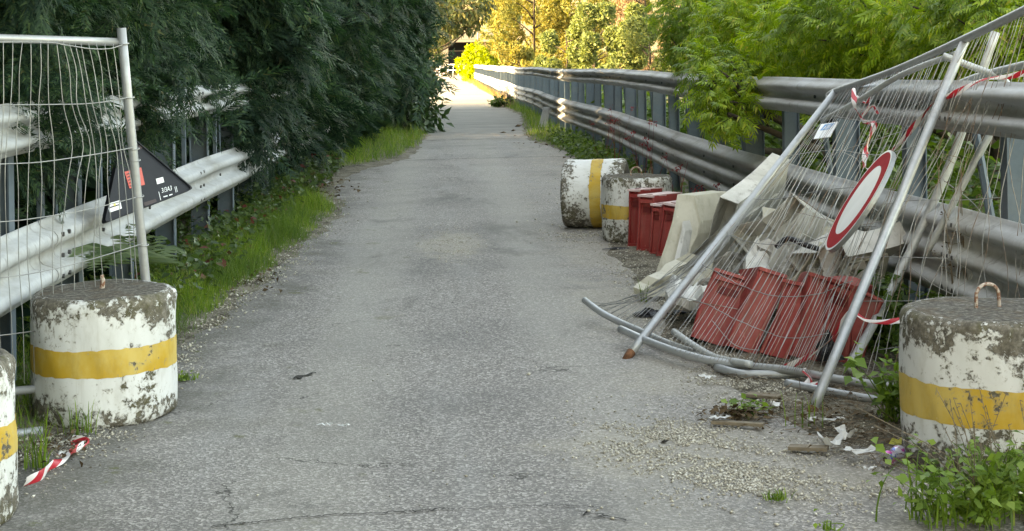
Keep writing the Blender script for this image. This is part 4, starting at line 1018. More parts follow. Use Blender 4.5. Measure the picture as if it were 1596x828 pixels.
tp = lambda pts, Y0, Y1: [onY(x, y_, Y0 + (Y1 - Y0) * i / (len(pts) - 1)) for i, (x, y_) in enumerate(pts)]
tape('red and white tape running from the right edge down to the round sign', tp([(1610, 110), (1575, 119), (1530, 125), (1490, 145), (1455, 162), (1430, 190), (1402, 224), (1385, 240), (1362, 268), (1350, 262)], 7.1, 8.05), .034)
tape('red and white tape hanging from the top tube to the round sign', tp([(1330, 138), (1333, 165), (1345, 188), (1362, 193), (1356, 212), (1349, 240), (1347, 262)], 8.9, 8.05), .038, 60, 7)
tape('crumpled red tape looped beside the hanging tape under the top tube', tp([(1335, 150), (1350, 160), (1358, 145), (1352, 170), (1344, 180), (1360, 165), (1368, 178)], 8.9, 8.7), .026, 50, 9)
tape('red and white tape slung low across the fallen red barriers', tp([(1416, 497), (1380, 502), (1350, 499), (1328, 486), (1316, 500), (1296, 528), (1265, 552), (1240, 566), (1222, 573)], 6.9, 7.25), .032, 70, 6)
tape('wide red and white tape twisted at the right edge above the block', tp([(1600, 340), (1585, 366), (1570, 390), (1562, 402), (1566, 420), (1575, 440)], 7.35, 7.3), .075, 50, 5)
tape('short red and white tape crossing the stickers behind the right block', tp([(1602, 418), (1585, 432), (1565, 448), (1545, 464)], 7.3, 7.2), .045, 40, 4)
tape('dirty red and white tape lying on the ground by the left blocks', [onZ(x, y_, .02) for x, y_ in ((38, 752), (62, 742), (78, 727), (98, 716), (118, 700), (134, 688), (112, 686))], .045, 60, 8)
tape('scrap of red tape under the fallen fence post', [onZ(x, y_, z) for x, y_, z in ((1252, 575, .08), (1262, 592, .05), (1258, 604, .03), (1275, 600, .05))], .05, 30, 8)

# ================================================================== plastic barriers
def shear_noise(V, amp, seed):
    V = np.array(V, float); p = V * 4.2 + seed
    V += amp * np.stack((np.sin(p[:, 1] * 1.3 + p[:, 2] * 1.9), np.sin(p[:, 0] * 1.7 + p[:, 2] * 1.1), np.sin(p[:, 0] * 1.2 + p[:, 1] * 1.5) * .5), 1); return V
def prism(plan, z0, z1, nz=6, taper=0.0, caps=True):
    """plan polygon extruded upwards with nz rings"""
    plan = np.array(plan, float); k = len(plan); c = plan.mean(0); V, F = [], []
    for i in range(nz + 1):
        t = i / nz; q = c + (plan - c) * (1 - taper * t); V += [(a, b, z0 + (z1 - z0) * t) for a, b in q]
    for i in range(nz):
        for j in range(k): F.append((i * k + j, i * k + (j + 1) % k, (i + 1) * k + (j + 1) % k, (i + 1) * k + j))
    if caps: F.append(tuple(range(k - 1, -1, -1))); F.append(tuple(nz * k + j for j in range(k)))
    return np.array(V), F
def red_barrier(label, base, w, L, h, yaw, tilt_side, tilt_back, crush, seed, group, capped=True, ribs=True):
    """hollow moulded module seen at its end: recessed end panel, notched top, tapering body; local +y runs away from the viewer"""
    root = empty('plastic_barrier', base); tag(root, label, 'plastic barrier', group)
    Mx = Matrix.Translation(Vector(base)) @ Matrix.Rotation(yaw, 4, 'Z') @ Matrix.Rotation(tilt_side, 4, 'Y') @ Matrix.Rotation(tilt_back, 4, 'X')
    def put(nm, V, F, m): return obj(nm, xf(shear_noise(V, crush, seed), Mx), F, M[m], root)
    hw = w / 2
    # shell: front frame ring + sides + back, built as rings so that it can buckle
    mb = MB(); t = .022
    V, F = prism([(-hw, .012), (-hw + .012, 0), (-hw + t, 0), (-hw + t, .03), (hw - t, .03), (hw - t, 0), (hw - .012, 0), (hw, .012), (hw * .92, L * .5), (hw, L), (-hw, L), (-hw * .92, L * .5)], 0, h, 9, .10, False); mb.add(V, F)
    put('shell', *mb.get(), 'red_plastic')
    for za, zb_ in ((.87, .93), (0, .07)) if ribs else ():
        mb = MB(); mb.box((-hw + t, .004, h * za), (hw - t, .03, h * zb_)); put('end_rib', *mb.get(), 'red_plastic')
    if ribs: mb = MB(); mb.box((-hw * .45, .024, h * .70), (hw * .45, .034, h * .80)); put('hand_slot', *mb.get(), 'red_shade')
    k = .90
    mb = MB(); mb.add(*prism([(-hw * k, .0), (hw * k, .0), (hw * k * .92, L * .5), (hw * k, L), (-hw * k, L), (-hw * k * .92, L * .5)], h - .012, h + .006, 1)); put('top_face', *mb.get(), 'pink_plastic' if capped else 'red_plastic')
    if capped:
        mb = MB(); mb.add(*prism([(.028 * math.cos(a), .075 + .028 * math.sin(a)) for a in np.linspace(0, 2 * math.pi, 10, endpoint=False)], h + .006, h + .009, 1)); put('filler_hole', *mb.get(), 'red_shade')
    return root
G1, G2 = 'standing red plastic barriers', 'fallen red plastic barriers'
for i, (px, py, w, h, yaw, ts, lb, L) in enumerate(((987, 386, .13, .49, -38, 0, 'leftmost of the four standing red barriers', .42), (1004, 394, .165, .475, -38, 1, 'second from left of the standing red barriers, with filler hole', .5), (1019, 399, .105, .42, -36, 2, 'narrow third of the four standing red barriers', .5), (1036, 403, .165, .44, -30, 7, 'scuffed rightmost standing red barrier leaning on the beige one', .55))):
    red_barrier(lb, onZ(px, py, .0), w, L, h, R(yaw), R(ts), R(-2), .004, i * 1.9, G1)
for i, (px, py, w, h, ts, tb_, lb) in enumerate(((1115, 540, .255, .40, 17, -16, 'wide fallen red barrier at the left of the crushed row'), (1166, 554, .17, .45, 15, -14, 'second fallen red barrier, cracked at its top corner'), (1213, 562, .16, .40, 14, -13, 'third fallen red barrier with a bulging face'), (1252, 566, .15, .44, 15, -10, 'fourth fallen red barrier under the low tape'), (1290, 566, .16, .41, 18, -8, 'darker fallen red barrier at the right of the crushed row'), (1325, 560, .14, .34, 22, -6, 'red barrier piece behind the fence post at the row\'s end'))):
    red_barrier(lb, onZ(px, py, .02) + np.array((0, .05, 0)), w, .40, h, R((-12, -4, -22, -8, -30, -14)[i]), R(ts + (0, 3, -3, 2, -2, 4)[i]), R(tb_ + (0, 4, -4, 3, 5, 0)[i]), (.014, .022, .026, .024, .028, .02)[i], 3 + i * 2.3, G2, False, i in (0, 4))
def jersey(label, base, L, h, Rm, crush, seed, mat, group, bw=.40, tw=.13):
    """hollow road barrier with the flared foot, waist and narrow top"""
    root = empty('road_barrier', base); tag(root, label, 'road barrier', group)
    half = [(bw / 2, 0), (bw / 2, h * .10), (bw * .40, h * .22), (tw * .62, h * .45), (tw * .52, h * .75), (tw / 2, h)]
    prof = [(-a, b) for a, b in half] + [(a, b) for a, b in reversed(half)]; k = len(prof); n = 9; V, F = [], []
    Mx = Matrix.Translation(Vector(base)) @ Rm.to_4x4()
    for s_, off in ((0, 0), (1, .012)):
        for i in range(n):
            for (a, b) in prof:
                sh = 1 - off * 2.2 / bw; V.append((a * sh, -L / 2 + L * i / (n - 1), off + b * (1 - off * 1.6 / h)))
    for i in range(n - 1):
        for j in range(k):
            a, b = i * k + j, i * k + (j + 1) % k
            F.append((a, a + k, b + k, b)); q = n * k; F.append((q + a, q + b, q + b + k, q + a + k))
    for i in (0, n - 1):
        for j in range(k): a, b = i * k + j, i * k + (j + 1) % k; F.append((a, b, n * k + b, n * k + a))
    obj('shell', xf(shear_noise(V, crush, seed), Mx), F, M[mat], root)
    # ribs inside and moulded pads on the flanks
    for yy in (-L * .28, L * .05, L * .3):
        mb = MB(); mb.add(*[np.array([(a * .93, yy + d, .01 + b * .96) for d in (0, .012) for a, b in prof]), [tuple(range(k)), tuple(range(2 * k - 1, k - 1, -1))]]); V2, F2 = mb.get(); obj('rib', xf(shear_noise(V2, crush, seed), Mx), F2, M[mat], root)
    for sg in (-1, 1):
        mb = MB(); mb.box((sg * tw * .50, -L * .3, h * .62), (sg * (tw * .50 + .022), L * .3, h * .70)); V2, F2 = mb.get(); obj('moulded_bar', xf(shear_noise(V2, crush, seed), Mx), F2, M[mat], root)
    return root
def rot(z, x, y): return Matrix.Rotation(R(z), 3, 'Z') @ Matrix.Rotation(R(x), 3, 'X') @ Matrix.Rotation(R(y), 3, 'Y')
GW = 'pale plastic barriers in the heap'
pw = lambda px, py, Y: onY(px, py, Y)
# beige one standing up on its end, flank towards the camera
def slab(label, c4, th, mat, group, name='plastic_shard', crush=.012, seed=0.0, n=7):
    """broken flank of a barrier: a thick curved sheet through four corners (px,py,Y)"""
    q = [onY(*p) for p in c4]; V, F = [], []; nv = unit(np.cross(q[1] - q[0], q[3] - q[0]))
    for s_ in (0, 1):
        for i in range(n):
            for j in range(n):
                u, v = i / (n - 1), j / (n - 1); p = lerp(lerp(q[0], q[1], u), lerp(q[3], q[2], u), v)
                ju = .06 * math.sin(v * 9 + seed * 3) + .04 * math.sin(v * 17 + seed); jv = .06 * math.sin(u * 8 + seed * 2) + .04 * math.sin(u * 19 + seed * 5)
                p = lerp(lerp(q[0], q[1], u + ju * (abs(u - .5) > .4)), lerp(q[3], q[2], u + ju * (abs(u - .5) > .4)), v + jv * (abs(v - .5) > .4))
                p = p + nv * (.06 * math.sin(v * math.pi * 1.6 + .5 + seed) * math.sin(u * 2.4 + .3 + seed * .7) + .025 * math.sin(u * 9 + seed) + th * 1.9 * s_); V.append(p)
    N = n * n
    for i in range(n - 1):
        for j in range(n - 1):
            a = i * n + j; F.append((a, a + n, a + n + 1, a + 1)); F.append((N + a, N + a + 1, N + a + n + 1, N + a + n))
    for i in range(n - 1):
        for a, b in ((i, i + 1), ((n - 1) * n + i, (n - 1) * n + i + 1), (i * n, (i + 1) * n), (i * n + n - 1, (i + 1) * n + n - 1)): F.append((a, b, N + b, N + a))
    loc = q[0]; o = top(name, shear_noise(V, crush, seed), F, M[mat], loc, False); return tag(o, label, 'plastic shard', group)
def beige():
    c = onZ(1052, 462, 0); root = empty('road_barrier', c); tag(root, 'tall beige plastic barrier standing on end beside the red ones', 'road barrier', GW)
    # waisted outline traced as a real extruded shell: front face, thickness .3
    outl = [(1010, 468), (1022, 425), (1036, 385), (1048, 345), (1053, 318), (1056, 303), (1082, 305), (1086, 322), (1092, 345), (1088, 365), (1078, 385), (1070, 410), (1066, 440), (1064, 470)]
    f = np.array([onY(x, y_, 10.25 + (470 - y_) * .002) for x, y_ in outl]); k = len(f); ext = np.array((.30, .26, .0)); back = f + ext
    inn = f.mean(0) + (f - f.mean(0)) * .86 + ext * .03
    V = np.concatenate((f, back, inn)); F = [(i, (i + 1) % k, k + (i + 1) % k, k + i) for i in range(k)] + [tuple(range(2 * k - 1, k - 1, -1))] + [(i, (i + 1) % k, 2 * k + (i + 1) % k, 2 * k + i) for i in range(k)] + [tuple(2 * k + i for i in range(k))]
    obj('shell', V, F, M['beige_plastic'], root)
    rb = [(1040, 455), (1050, 410), (1062, 360), (1064, 345), (1068, 360), (1058, 410), (1048, 458)]
    r_ = np.array([onY(x, y_, 10.20 + (470 - y_) * .002) for x, y_ in rb]); m_ = len(r_); V = np.concatenate((r_, r_ + ext * .2)); obj('rib', V, [tuple(range(m_))] + [(i, (i + 1) % m_, m_ + (i + 1) % m_, m_ + i) for i in range(m_)], M['white_plastic'], root)
    w2 = [(1088, 303), (1105, 306), (1112, 330), (1106, 362), (1112, 395), (1100, 430), (1085, 455), (1078, 450), (1085, 400), (1094, 350)]
    f = np.array([onY(x, y_, 10.45 + (470 - y_) * .002) for x, y_ in w2]); k = len(f); V = np.concatenate((f, f + ext * .8)); obj('second_flank', V, [tuple(range(k)), tuple(range(2 * k - 1, k - 1, -1))] + [(i, (i + 1) % k, k + (i + 1) % k, k + i) for i in range(k)], M['beige_plastic'], root)
beige()
slab('beige board-like barrier piece lying at the foot of the tall one', [(1012, 462, 9.6), (1085, 400, 9.9), (1112, 412, 10.2), (1068, 470, 9.9)], .05, 'beige_plastic', GW, seed=1)
slab('pale barrier piece half under the fallen side post', [(1068, 440, 9.4), (1110, 395, 9.7), (1125, 430, 9.6), (1090, 470, 9.3)], .04, 'beige_plastic', GW, seed=2)
jersey('white plastic barrier leaning against the lower beam behind the side post', pw(1150, 392, 10.2), .8, .62, rot(-40, 18, 24), .014, 1.0, 'white_plastic', GW)
jersey('broken white barrier in the middle of the heap behind the mesh', pw(1215, 425, 9.0), .6, .45, rot(-55, -25, 28), .035, 4.0, 'white_plastic', GW)
jersey('upturned beige barrier below the round sign', pw(1300, 425, 8.6), .45, .42, rot(-60, 10, 55), .03, 7.0, 'white_plastic', GW)
jersey('white barrier end sticking up left of the heap\'s middle', pw(1190, 455, 9.5), .6, .5, rot(-20, 50, 10), .02, 9.0, 'beige_plastic', GW)
slab('flat pale slab behind the round sign', [(1240, 390, 8.9), (1330, 400, 8.8), (1335, 352, 9.0), (1235, 352, 9.1)], .035, 'beige_plastic', GW, seed=3)
slab('dirty white shard above the crushed red row', [(1150, 440, 8.6), (1215, 455, 8.6), (1230, 400, 8.9), (1170, 380, 8.9)], .03, 'white_plastic', GW, seed=4)
slab('torn white shard right of the heap under the sign', [(1270, 470, 8.3), (1345, 470, 8.2), (1350, 410, 8.4), (1280, 400, 8.5)], .03, 'white_plastic', GW, seed=5)
slab('flat pale sheet on the ground left of the red row', [(1045, 480, 8.7), (1110, 475, 8.7), (1095, 455, 9.2), (1040, 462, 9.2)], .03, 'white_plastic', GW, seed=6)
slab('long pale splinter sloping through the middle of the heap', [(1205, 470, 8.4), (1222, 472, 8.4), (1290, 395, 8.6), (1272, 390, 8.6)], .03, 'beige_plastic', GW, seed=7, crush=.006)
slab('pale splinter standing in the heap right of the dark pipe', [(1300, 455, 8.35), (1316, 455, 8.35), (1330, 380, 8.5), (1312, 378, 8.5)], .03, 'beige_plastic', GW, seed=8, crush=.006)
def rubble(label, px, py, Y, s3, rz, seed):
    n = 7; c = onY(px, py, Y); g = np.linspace(-1, 1, n); V, F, idx = [], [], {}
    def vid(p):
        k = tuple(np.round(p, 4))
        if k not in idx: idx[k] = len(V); V.append(p)
        return idx[k]
    for ax_ in range(3):
        for sg in (-1, 1):
            for i in range(n - 1):
                for j in range(n - 1):
                    q = []
                    for (a, b) in ((i, j), (i + 1, j), (i + 1, j + 1), (i, j + 1)):
                        p = np.zeros(3); p[ax_] = sg; p[(ax_ + 1) % 3] = g[a]; p[(ax_ + 2) % 3] = g[b]; q.append(vid(p))
                    F.append(tuple(q if sg > 0 else q[::-1]))
    P = np.array(V); P = P * (1 - .16 * (np.linalg.norm(P, axis=1, keepdims=True) - 1)); q = P * 2.3 + seed
    P = P + .16 * np.stack((np.sin(q[:, 1] * 1.7 + q[:, 2]), np.sin(q[:, 0] * 1.9 - q[:, 2] * 1.3), np.sin(q[:, 0] * 1.1 + q[:, 1] * 2.1)), 1) + .05 * np.sin(q[:, [1, 2, 0]] * 5.1)
    P = xf(P * np.array(s3), Matrix.Rotation(R(rz), 3, 'Z').to_4x4() @ Matrix.Rotation(R(rz * .5), 3, 'X').to_4x4() @ Matrix.Rotation(R(20 + rz * .3), 3, 'Y').to_4x4()) + c
    return tag(top('rubble_block', P, F, M['rubble'], c), label, 'rubble', 'pale rubble blocks in the heap')
def mat_rubble():
    t = NT('broken_pale_concrete'); n = t.noise(5, 7, .68); g_ = t.noise(28, 6, .7)
    c = t.mix(t.smoothstep(n, .36, .64), (.20, .185, .16), (.50, .485, .44)); c = t.mix(t.smoothstep(g_, .50, .66), c, t.mix(.55, c, (.13, .12, .10)))
    return t.fin(c, .92, 0, t.bump(t.math('ADD', g_, n), .9, .02), .2)
M['rubble'] = mat_rubble()
for a in (('pale rubble block behind the left red barrier of the row', 1155, 428, 9.1, (.13, .12, .10), 20, 1.0), ('pale rubble block above the cracked red barrier', 1195, 420, 8.9, (.14, .12, .11), -35, 2.2), ('grey-white rubble block in the middle of the heap', 1240, 432, 8.7, (.13, .10, .12), 50, 3.7),
          ('grey-white rubble block under the round sign', 1285, 445, 8.5, (.12, .11, .10), -15, 4.9), ('upper rubble block left of the dark hose', 1185, 378, 9.5, (.14, .13, .09), 65, 6.1), ('upper rubble block behind the dark hose', 1245, 398, 9.1, (.15, .11, .10), 10, 7.4), ('rubble block at the right end of the heap', 1335, 440, 8.45, (.10, .11, .12), -50, 8.8), ('small rubble block at the heap foot by the side post', 1118, 462, 9.1, (.10, .09, .07), 33, 9.9)): rubble(*a)
# dark hose and rags in the heap
tag(top('dark_hose', *tube(smooth_path([pw(1210, 385, 8.5), pw(1228, 372, 8.45), pw(1255, 382, 8.4), pw(1275, 388, 8.4)], 20), .016, 8), M['black_cloth'], pw(1228, 372, 8.45), True), 'black hose end lying across the pale barriers', 'hose')
def rag(label, c, sx, sy, sz, seed, mat='black_cloth', cat='bag', name='plastic_bag'):
    n, m_ = 14, 8; V, F = [], []
    for i in range(m_ + 1):
        for j in range(n):
            a = 2 * math.pi * j / n; t = i / m_; r = math.sin(math.pi * (.08 + .92 * t) * .5) if t < 1 else 1
            k = 1 + .35 * math.sin(a * 3 + seed + t * 4) + .22 * math.sin(a * 7 + seed * 2 - t * 6)
            V.append((c[0] + sx * math.cos(a) * r * k, c[1] + sy * math.sin(a) * r * k, c[2] + sz * (1 - t) * (1 + .3 * math.sin(a * 4 + seed))))
    for i in range(m_):
        for j in range(n): F.append((i * n + j, (i + 1) * n + j, (i + 1) * n + (j + 1) % n, i * n + (j + 1) % n))
    F.append(tuple(range(n - 1, -1, -1)))
    return tag(top(name, V, F, M[mat], c, False), label, cat)
rag('black plastic rag on the gravel left of the side post', onZ(1008, 492, .012), .07, .06, .04, 1)
rag('black rag behind the side post near the red row', onZ(1052, 489, .012), .10, .06, .045, 3)
rag('black crumpled bag behind the middle post', onZ(1290, 560, .05), .06, .05, .12, 5)
rag('flat black scrap in front of the standing block', onZ(962, 388, .008), .11, .035, .012, 7, name='plastic_scrap', cat='scrap')

# ================================================================== litter
def sheet(label, px, py, w, d, curl, seed, mat='paper', name='paper_scrap', cat='litter', yaw=None, lift=.01):
    c = onZ(px, py, .02); yaw = seed * 1.7 if yaw is None else yaw; n = 7; V, F = [], []
    for i in range(n):
        for j in range(n):
            u, v = i / (n - 1) - .5, j / (n - 1) - .5
            w_, d_ = w * .8, d * .8; x, y_ = u * w_ * (1 + .25 * math.sin(v * 5 + seed)), v * d_ * (1 + .3 * math.sin(u * 6 + seed * 2))
            z = lift + curl * (u * 1.6) ** 2 + .35 * curl * math.sin(u * 7 + seed) * math.sin(v * 6 + seed * 3) + .012 * abs(math.sin(u * 11 + seed))
            V.append((c[0] + x * math.cos(yaw) - y_ * math.sin(yaw), c[1] + x * math.sin(yaw) + y_ * math.cos(yaw), c[2] + max(0, z)))
    for i in range(n - 1):
        for j in range(n - 1): a = i * n + j; F.append((a, a + n, a + n + 1, a + 1))
    return tag(top(name, V, F, M[mat], c, False), label, cat)
sheet('crumpled white paper cup half in shadow by the can', 1298, 697, .13, .09, .05, 1.0, yaw=.2)
sheet('white torn paper just left of the drinks can', 1341, 711, .17, .07, .025, 2.2, yaw=-.1)
sheet('white crumpled wrapper behind the paper scraps', 1320, 686, .10, .07, .05, 3.1)
sheet('round white paper scrap beside the weed by the fence foot', 1205, 637, .085, .07, .015, 4.2)
sheet('white disc-like scrap on the gravel under the bottom tube', 1102, 593, .085, .055, .008, 5.0)
sheet('small pale scrap near the fence foot', 1262, 662, .06, .03, .012, 6.3)
sheet('pale strip of paper right of the fence foot', 1293, 660, .15, .04, .012, 7.1, yaw=.15)
sheet('bluish flat scrap left of the litter pile', 1122, 657, .10, .04, .006, 8.4, yaw=-.2)
sheet('white scrap below the drinks can', 1353, 737, .07, .03, .01, 9.2)
sheet('pale flat smear of paper on the middle of the road, left piece', 506, 665, .075, .035, .002, 2.9, yaw=.1, lift=.004)
sheet('pale flat smear of paper on the middle of the road, right piece', 536, 667, .06, .03, .002, 1.3, yaw=.4, lift=.004)
sheet('white scrap beyond the mesh at the right of the red row', 1372, 520, .07, .06, .05, 3.7)
sheet('small white scrap on the left verge by the rail end', 507, 287, .16, .10, .03, 5.5)
sheet('pale plastic bit left of the ground tape', 92, 716, .05, .04, .02, 6.1)
def can():
    p0 = onZ(1380, 716, .032); p1 = onZ(1415, 699, .034); d = unit(p1 - p0); L = .125
    root = empty('drinks_can', p0); tag(root, 'crushed drinks can with pink and blue print against the right block', 'drinks can')
    ts = np.linspace(0, 1, 10); P = np.array([p0 + d * L * t for t in ts]); V, F = tube(P, .031 * np.array([.80, .98, 1, .86, .74, .84, .96, 1, 1, .86]), 18, False); V = shear_noise(V, .005, 2); obj('body', V, F, M['can'], root, True)
    V, F = tube([p0 - d * .002, p0 + d * .004], .0255, 18); obj('lid', V, F, M['alu'], root)
    V, F = tube([p0 - d * .004, p0 - d * .0025], .010, 8); obj('mouth', V, F, M['ink'], root)
can()
for lb, a, b, w in (('thin weathered board under the paper scraps', (1230, 694), (1290, 697), .03), ('brown bark strip by the fence foot', (1165, 612), (1215, 617), .035), ('dark lath in the litter left of the weed', (1110, 655), (1190, 660), .018)):
    p, q = onZ(*a, .025), onZ(*b, .03); mb = MB(); dd = unit(q - p); s_ = np.array((-dd[1], dd[0], 0)) * w; pts = [p - s_, q - s_ * .7, q + s_, p + s_ * .8]
    mb.add(np.array(pts + [x - np.array((0, 0, .014)) for x in pts]), [(0, 1, 2, 3), (7, 6, 5, 4), (0, 4, 5, 1), (1, 5, 6, 2), (2, 6, 7, 3), (3, 7, 4, 0)]); V, F = mb.get(); tag(top('wood_strip', V, F, M['wood'], p), lb, 'wood')

# ================================================================== loose stuff: gravel, twigs
STONE_V = np.array([(1, 0, 0), (-1, .1, 0), (.1, 1, .05), (0, -1, 0), (.1, .05, .75), (0, 0, -.6)]) ; STONE_F = np.array([(0, 2, 4), (2, 1, 4), (1, 3, 4), (3, 0, 4), (2, 0, 5), (1, 2, 5), (3, 1, 5), (0, 3, 5)])
def stones(P, S): 
    n = len(P); a = rand_unit(n) * np.array((1, 1, .35)); sc3 = np.stack((S * rng.uniform(.7, 1.3, n), S * rng.uniform(.6, 1.1, n), S * rng.uniform(.5, .9, n)), 1)
    Rm = frames(a, np.array((0, 0, 1.0)) + rng.normal(0, .3, (n, 3))); V = np.einsum('nij,nkj->nki', Rm, STONE_V[None] * sc3[:, None, :]) + P[:, None, :]
    return V.reshape(-1, 3), (STONE_F[None] + (np.arange(n) * 6)[:, None, None]).reshape(-1, 3)
def px_cloud(n, cx, cy, sx, sy, ang=0.0, gauss=True):
    u = rng.normal(0, .5, n) if gauss else rng.uniform(-1, 1, n); v = rng.normal(0, .5, n) if gauss else rng.uniform(-1, 1, n)
    x = cx + u * sx * math.cos(ang) - v * sy * math.sin(ang); y_ = cy + u * sx * math.sin(ang) + v * sy * math.cos(ang)
    return np.array([onZ(a, max(130, b), 0.0) for a, b in zip(x, y_)])
parts = []
for (n, cx, cy, sx, sy, ang, s0, s1) in ((5200, 1090, 715, 150, 50, .22, .004, .009), (2600, 1060, 690, 110, 40, .1, .004, .009), (2300, 1190, 755, 120, 28, .18, .004, .009), (2600, 1140, 600, 70, 38, .35, .004, .009), (2800, 1040, 480, 70, 45, .5, .004, .010), (2000, 985, 420, 60, 45, .7, .004, .011),
                                         (900, 905, 368, 50, 10, 0, .005, .012), (900, 1330, 700, 110, 40, .1, .004, .009), (1400, 705, 378, 45, 26, .2, .004, .009), (700, 1230, 620, 60, 24, .1, .004, .010), (500, 1380, 760, 60, 18, .1, .004, .009), (700, 130, 690, 70, 20, -.1, .004, .010),
                                         (900, 420, 425, 70, 26, -.55, .005, .013), (500, 340, 490, 45, 26, -.6, .005, .014), (400, 60, 720, 40, 40, 0, .004, .011), (500, 290, 560, 30, 30, 0, .004, .011), (160, 760, 560, 420, 190, 0, .003, .008), (160, 1050, 760, 300, 60, 0, .004, .011), (500, 500, 340, 60, 30, -.6, .006, .016), (300, 860, 300, 60, 60, 0, .006, .016)):
    P = px_cloud(int(n * 1.7), cx, cy, sx * 1.15, sy * 1.15, ang); P = P[rng.random(len(P)) < np.clip(.5 + 1.1 * lump(P[:, 0] * 3.3 + .7 * P[:, 1], P[:, 1] * 5.1) + .25 * lump(P[:, 0] * 11, P[:, 1] * 9), .06, 1)]; n = len(P)
    S = s0 * .62 + (s1 * 1.05 - s0 * .62) * rng.random(n) ** 3.6; P[:, 2] = S * .22 + .003; 
    off = np.array([max(0, p[0] - RIGHT_EDGE(p[1])) for p in P]); P[:, 2] += np.minimum(.02, off * .08)
    offl = np.array([max(0, LEFT_EDGE(p[1]) - p[0]) for p in P]); P[:, 2] += np.minimum(.03, offl * .10); parts.append(stones(P, S))
tag(obj('gravel', *join_np(parts), M['gravel']), 'pale stone chips scattered over the road edges', 'gravel', kind='stuff')
for lb, px, py, s_ in (('lone white pebble on the right of the road', 824, 583, .016), ('pale pebble on the dirt in front of the litter', 1113, 674, .015), ('pale pebble right of the gravel patch', 1315, 757, .016), ('pale pebble at the lower right of the gravel', 1210, 817, .013), ('dark pebble on the gravel patch', 1036, 688, .018)):
    V, F = stones(np.array([onZ(px, py, s_ * .5)]), np.array([s_])); tag(top('pebble', V, F, M['crack'] if 'dark' in lb else M['gravel'], onZ(px, py, 0)), lb, 'pebble')
# twigs and dead leaves of the litter
def twig_cloud(n, cx, cy, sx, sy, l0, l1):
    P = px_cloud(n, cx, cy, sx, sy); ax = rand_unit(n) * np.array((1, 1, .22)); L = rng.uniform(l0, l1, n); V = np.array([(0, -.013, 0), (.5, -.013, .02), (1, 0, 0), (.5, .013, .02), (0, .013, 0), (.5, 0, .05)]); Fq = np.array([(0, 1, 5, 4), (1, 2, 3, 5)])
    P[:, 2] = .008 + .016 * rng.random(n) + np.minimum(.02, np.maximum(0, P[:, 0] - 1.3) * .05); return scatter(V, Fq, P, frames(ax, np.array((0, 0, 1.0)) + rng.normal(0, .3, (n, 3))), L)
parts = [twig_cloud(*a) for a in ((260, 1290, 655, 110, 36, .03, .16), (240, 1360, 695, 70, 30, .03, .14), (160, 1170, 655, 60, 10, .03, .12), (200, 1330, 620, 70, 22, .03, .15), (160, 1160, 592, 40, 12, .02, .10), (120, 480, 295, 60, 22, .06, .3), (80, 1400, 735, 40, 14, .03, .12), (90, 95, 700, 50, 26, .03, .1), (80, 1000, 470, 60, 40, .02, .08))]
tag(obj('dead_twigs', *join_np(parts), M['twig']), 'brown twigs and dead stalks in the litter', 'twigs', kind='stuff')
def leaf_cloud(n, cx, cy, sx, sy, s0, s1, z=.02):
    P = px_cloud(n, cx, cy, sx, sy); P[:, 2] = z + .03 * rng.random(n); return scatter(*t_leaf(.3, .12, .1), P, frames(rand_unit(n) * np.array((1, 1, .3)), np.array((0, 0, 1.0)) + rng.normal(0, .4, (n, 3))), rng.uniform(s0, s1, n))
parts = [leaf_cloud(*a) for a in ((240, 1300, 660, 110, 35, .012, .035), (150, 1150, 655, 50, 10, .015, .05), (200, 480, 296, 70, 24, .03, .1), (120, 380, 440, 60, 30, .02, .05), (40, 860, 225, 60, 25, .03, .09), (90, 90, 705, 60, 25, .015, .04))]
tag(obj('dead_leaves', *join_np(parts), M['dark_leaf']), 'dark dead leaves lying along the road edges', 'leaves', kind='stuff')

# ================================================================== grass, weeds, flowers
def grass_field(n, y0, y1, xf_, h0, h1, dens_pow=1.0, zf=lambda x, y_: .02, wscale=1.0, lean=.28):
    y_ = y0 + (y1 - y0) * rng.random(n) ** dens_pow; lo, hi = zip(*[xf_(v) for v in y_]); lo, hi = np.array(lo), np.array(hi)
    x = lo + (hi - lo) * rng.random(n)
    cl = lump(x * 4.1, y_ * 2.3); keep = rng.random(n) < (.62 + .45 * cl); x, y_ = x[keep], y_[keep]; n = len(x)
    edge = np.minimum(1, np.minimum(x - lo[keep], hi[keep] - x) / .18 + .25)
    P = np.stack((x, y_, [zf(a, b) for a, b in zip(x, y_)]), 1); H = (h0 + (h1 - h0) * rng.random(n) ** 1.5) * edge * (.75 + .5 * np.clip(lump(x * 2.2 + 3, y_ * 1.4), -.5, 1))
    Rm = upright(n, lean); idx = rng.integers(0, 3, n); out = []
    for k in range(3):
        m_ = idx == k; tv, tf = BLADES[k]; S3 = np.stack((H[m_], np.full(m_.sum(), wscale) * (.08 + .25 * H[m_]), H[m_]), 1)
        V = np.einsum('nij,nkj->nki', Rm[m_], tv[None] * S3[:, None, :]) + P[m_][:, None, :]
        F = tf[None] + (np.arange(m_.sum()) * len(tv))[:, None, None]; out.append((V.reshape(-1, 3), F.reshape(-1, 4)))
    return join_np(out)
zl = lambda x, y_: .01 + .05 * max(0, min(1, (LEFT_EDGE(y_) - x) / 1.2)); zr = lambda x, y_: .015
LOBE = lerp_tab([(5, -1.9), (6.5, -1.75), (8, -1.60), (9.2, -1.52), (10.5, -1.46), (12.3, -1.34), (14.7, -1.22), (16.7, -1.22), (18.2, -1.7), (20, -2.0), (22, -1.9), (23.5, -1.2), (25, -.80), (28, -.52), (32, -.36), (35, -.5), (37, -.9), (40, -1.1)])
